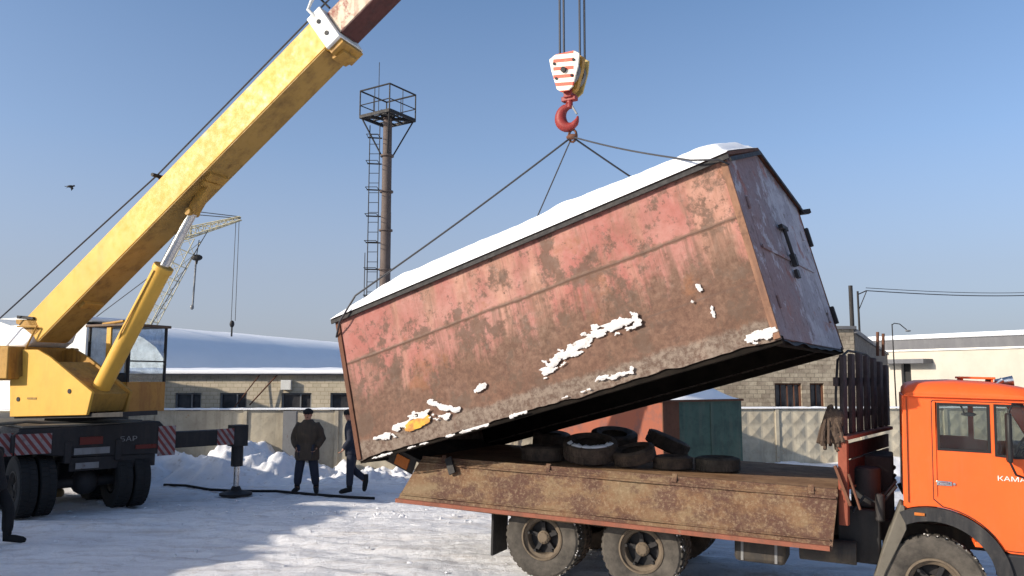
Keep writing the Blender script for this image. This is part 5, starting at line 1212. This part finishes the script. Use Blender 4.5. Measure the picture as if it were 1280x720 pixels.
def person(loc, rz, label, J, jacket, trousers, hatmat, hands=True, height=1.0, bulk=1.0, boots='blackcloth', head_turn=0., coat=.12):
    T = thing('person', label, 'person', loc, (0, 0, rz))
    j = {k: V(p)*height for k, p in J.items()}
    def jr(k, r): return (j[k], tuple(q*height for q in r) if hasattr(r, '__len__') else r*height)
    body = {'pel': jr('pel', (.13,.10)), 'spi': jr('spi', (.125,.10)), 'che': jr('che', (.15,.11)), 'nck': jr('nck', .058), 'hd0': (j['hd']-V((0,0,.06)), .07), 'hd': jr('hd', (.078,.092)), 'hd2': (j['hd']+V((0,0,.08)), (.07,.085))}
    E_ = [('pel','spi'),('spi','che'),('che','nck'),('nck','hd0'),('hd0','hd'),('hd','hd2')]
    for s_ in 'LR':
        body.update({'sh'+s_: jr('sh'+s_, .055), 'el'+s_: jr('el'+s_, .043), 'wr'+s_: jr('wr'+s_, .03), 'pm'+s_: jr('pm'+s_, (.022,.042)), 'hp'+s_: jr('hp'+s_, .085), 'kn'+s_: jr('kn'+s_, .06), 'an'+s_: jr('an'+s_, .042), 'to'+s_: jr('to'+s_, .035)})
        E_ += [('che','sh'+s_),('sh'+s_,'el'+s_),('el'+s_,'wr'+s_),('wr'+s_,'pm'+s_),('pel','hp'+s_),('hp'+s_,'kn'+s_),('kn'+s_,'an'+s_),('an'+s_,'to'+s_)]
    b = skin_obj('body', body, E_, M['skin'], T)
    # fingers and face joined into the body mesh
    ex = MB()
    for s_ in 'LR':
        pm, wr = j['pm'+s_], j['wr'+s_]; d = (pm-wr).normalized(); acr = V((0,1,0)) if abs(d.y) < .8 else V((1,0,0)); sd_ = d.cross(acr).normalized(); acr = sd_.cross(d)
        for k, (o_, l_) in enumerate(((-.028,.07),(-.01,.082),(.01,.078),(.028,.06))):
            a = pm+acr*o_+d*.01; ex.tube([a, a+d*l_*.5+sd_*.006, a+d*l_*.8+sd_*.02, a+d*l_*.95+sd_*.035], [.0095,.009,.008,.006], 6)
        a = wr+d*.03+acr*-.025; ex.tube([a, a+d*.03-acr*.025, a+d*.06-acr*.03], [.012,.011,.008], 6)
    hc = j['hd']; ex.v += []; q = Matrix.Rotation(head_turn, 4, 'Z')
    def fp(x, y, z): return hc+(q @ V((x, y, z)))
    nb_ = len(ex.v); ex.add([fp(.085,-.015,-.015),(fp(.085,.015,-.015)),fp(.115,0,-.015),fp(.088,0,.04)], [(0,1,2),(0,2,3),(1,3,2),(0,3,1)])
    for s_ in (-1, 1): ex.sphere(fp(0, s_*.082, 0), (.018,.010,.03), 8, 6)
    me = bpy.data.meshes.new('body_extra'); me.from_pydata([tuple(v) for v in ex.v], [], ex.f)
    bm = bmesh.new(); bm.from_mesh(b.data); bm.from_mesh(me); bm.to_mesh(b.data); bm.free(); b.data.polygons.foreach_set('use_smooth', [True]*len(b.data.polygons))
    f = MB()
    for s_ in (-1, 1): f.sphere(fp(.086, s_*.032, .022), (.008,.013,.008), 8, 6)
    f.sphere(fp(.086, 0, -.05), (.008,.024,.006), 8, 6); f.build('face_features', M['blackcloth'], T, smooth=True)
    k_ = bulk
    # jacket: lofted torso and sleeves fused into one surface
    cen = [(j['pel']-V((0,0,coat)), .175, .225), (j['pel']-V((0,0,coat*.5)), .178, .228), (j['pel'], .168, .220), (j['spi'].lerp(j['pel'], .4), .143, .198), (j['spi'], .148, .205), (j['che'].lerp(j['spi'], .5), .152, .215), (j['che'], .145, .222),
           (j['che']+V((0,0,.06)), .125, .205), (j['nck']-V((0,0,.05)), .10, .15), (j['nck']-V((0,0,.0)), .085, .095), (j['nck']+V((0,0,.03)), .08, .085)]
    jm = MB(); N = 24
    for c_, rx, ry in cen:
        for q_ in range(N): t = 2*math.pi*q_/N; jm.v.append(V((c_.x+rx*k_**.8*math.cos(t), c_.y+ry*k_**.8*math.sin(t), c_.z)))
    for r_ in range(len(cen)-1):
        for q_ in range(N): n_ = (q_+1) % N; jm.f.append((r_*N+q_, r_*N+n_, (r_+1)*N+n_, (r_+1)*N+q_))
    jm.f += [tuple(range(N)), tuple(range((len(cen)-1)*N, len(cen)*N))]
    for s_ in 'LR':
        sh, el, wr = j['sh'+s_], j['el'+s_], j['wr'+s_]; inn = sh.lerp(j['che'], .45)
        sh = sh-V((0,0,.015)); jm.tube([inn-V((0,0,.03)), sh, sh.lerp(el, .33), sh.lerp(el, .7), el, el.lerp(wr, .35), el.lerp(wr, .7), wr], [x_*k_**.5 for x_ in (.10, .098, .090, .082, .078, .074, .070, .062)], 14)
    for v_ in jm.v: v_ += V((noise.noise(v_*9), noise.noise(v_*9+V((5,0,0))), 0))*.016+V((noise.noise(V((v_.x*4, v_.y*4, v_.z*22))), noise.noise(V((v_.x*4, v_.y*4, v_.z*22+9))), 0))*.010
    jo = jm.build('jacket', jacket, T); rmm = jo.modifiers.new('fuse', 'REMESH'); rmm.mode = 'VOXEL'; rmm.voxel_size = .016; rmm.use_smooth_shade = True
    sm_ = jo.modifiers.new('soft', 'SMOOTH'); sm_.iterations = 3; sm_.factor = .4
    tr_ = {'pel': (j['pel']-V((0,0,.03)), (.15*k_,.13*k_))}; E3 = []
    for s_ in 'LR':
        tr_.update({'hp'+s_: jr('hp'+s_, .112*k_**.5), 'kn'+s_: jr('kn'+s_, .092*k_**.5), 'an'+s_: (j['an'+s_]+V((0,0,.05)), .080*k_**.5)}); E3 += [('pel','hp'+s_),('hp'+s_,'kn'+s_),('kn'+s_,'an'+s_)]
    skin_obj('trousers', tr_, E3, trousers, T)
    for s_ in 'LR':
        a, t = j['an'+s_], j['to'+s_]; d = (t-a).normalized()
        m = MB(); m.tube([a+V((0,0,.16)), a+V((0,0,.05)), a-V((0,0,.01))-d*.02, a+(t-a)*.5, t, t+d*.05], [.062,.062,.060,.056,.050,.03], 10); m.build('boot', M[boots], T, smooth=True)
    m = MB(); m.sphere(hc+V((0,0,.075)), (.108,.10,.075), 16, 10); m.lathe([(.104,-.035),(.112,-.02),(.112,.03),(.1,.045)], 20, Matrix.Translation(hc+V((0,0,.06))) @ Matrix.Rotation(rad(90),4,'X')); m.build('hat', hatmat, T, smooth=True)
    return T
st = dict(pel=(0,0,.95), spi=(.0,0,1.14), che=(0,0,1.36), nck=(.0,0,1.52), hd=(.02,0,1.645), shL=(0,.20,1.42), shR=(0,-.20,1.42), elL=(-.03,.31,1.14), elR=(-.03,-.31,1.14), wrL=(.05,.26,.93), wrR=(.05,-.26,.93), pmL=(.08,.23,.87), pmR=(.08,-.23,.87),
          hpL=(0,.10,.90), hpR=(0,-.10,.90), knL=(.03,.16,.50), knR=(.03,-.16,.50), anL=(-.02,.20,.10), anR=(-.02,-.20,.10), toL=(.14,.24,.05), toR=(.14,-.24,.05))
a = atz(382, 617, .05)
man = person((a.x, a.y+.05, gz(a.x, a.y)), rad(-88), 'man standing in a dark brown padded jacket and black hat left of the garage corner', dict(st, elL=(-.04,.30,1.14), elR=(-.04,-.30,1.14), wrL=(.07,.21,.97), wrR=(.07,-.21,.97), pmL=(.11,.17,.92), pmR=(.11,-.17,.92)), M['jacket'], M['navy'], M['blackcloth'], bulk=1.22, height=1.03, coat=.26)
# faint brown chest panel of the jacket
wk = dict(st); wk.update(pel=(0,0,.95), spi=(.03,0,1.14), che=(.05,0,1.36), nck=(.07,0,1.51), hd=(.11,0,1.63), knL=(.02,.09,.50), anL=(.03,.09,.10), toL=(.20,.09,.05), knR=(.06,-.09,.52), anR=(-.26,-.09,.24), toR=(-.24,-.09,.09),
          elL=(-.02,.24,1.14), elR=(-.06,-.24,1.14), wrL=(.12,.22,.95), wrR=(.03,-.22,.92), pmL=(.17,.21,.90), pmR=(.06,-.22,.86), hpR=(0,-.1,.9))
a = atz(440, 617, .05)
person((a.x, a.y+.0, gz(a.x, a.y)), rad(172), 'man in navy work clothes walking away left, half hidden by the garage corner', wk, M['navy'], M['navy'], M['blackcloth'], bulk=.92, height=1.03)
# worker cut by the left picture edge
wk2 = dict(st); wk2.update(spi=(-.02,0,1.13), che=(-.06,0,1.34), nck=(-.07,0,1.49), hd=(-.07,0,1.61), shL=(-.06,.2,1.40), shR=(-.06,-.2,1.40), knL=(.20,.1,.55), anL=(.20,.1,.10), toL=(.42,.1,.06), knR=(.06,-.1,.5), anR=(-.10,-.1,.10), toR=(.10,-.1,.05),
           elL=(-.14,.27,1.12), elR=(-.14,-.27,1.12), wrL=(-.02,.26,.90), wrR=(-.02,-.26,.90), pmL=(.01,.25,.84), pmR=(.01,-.25,.84), hpL=(0,.1,.9))
a = atz(-2, 685, .05)
person((a.x-.24, a.y+.15, gz(a.x, a.y)), rad(8), 'worker in black clothes and boots cut off by the left picture edge', wk2, M['blackcloth'], M['blackcloth'], M['blackcloth'])
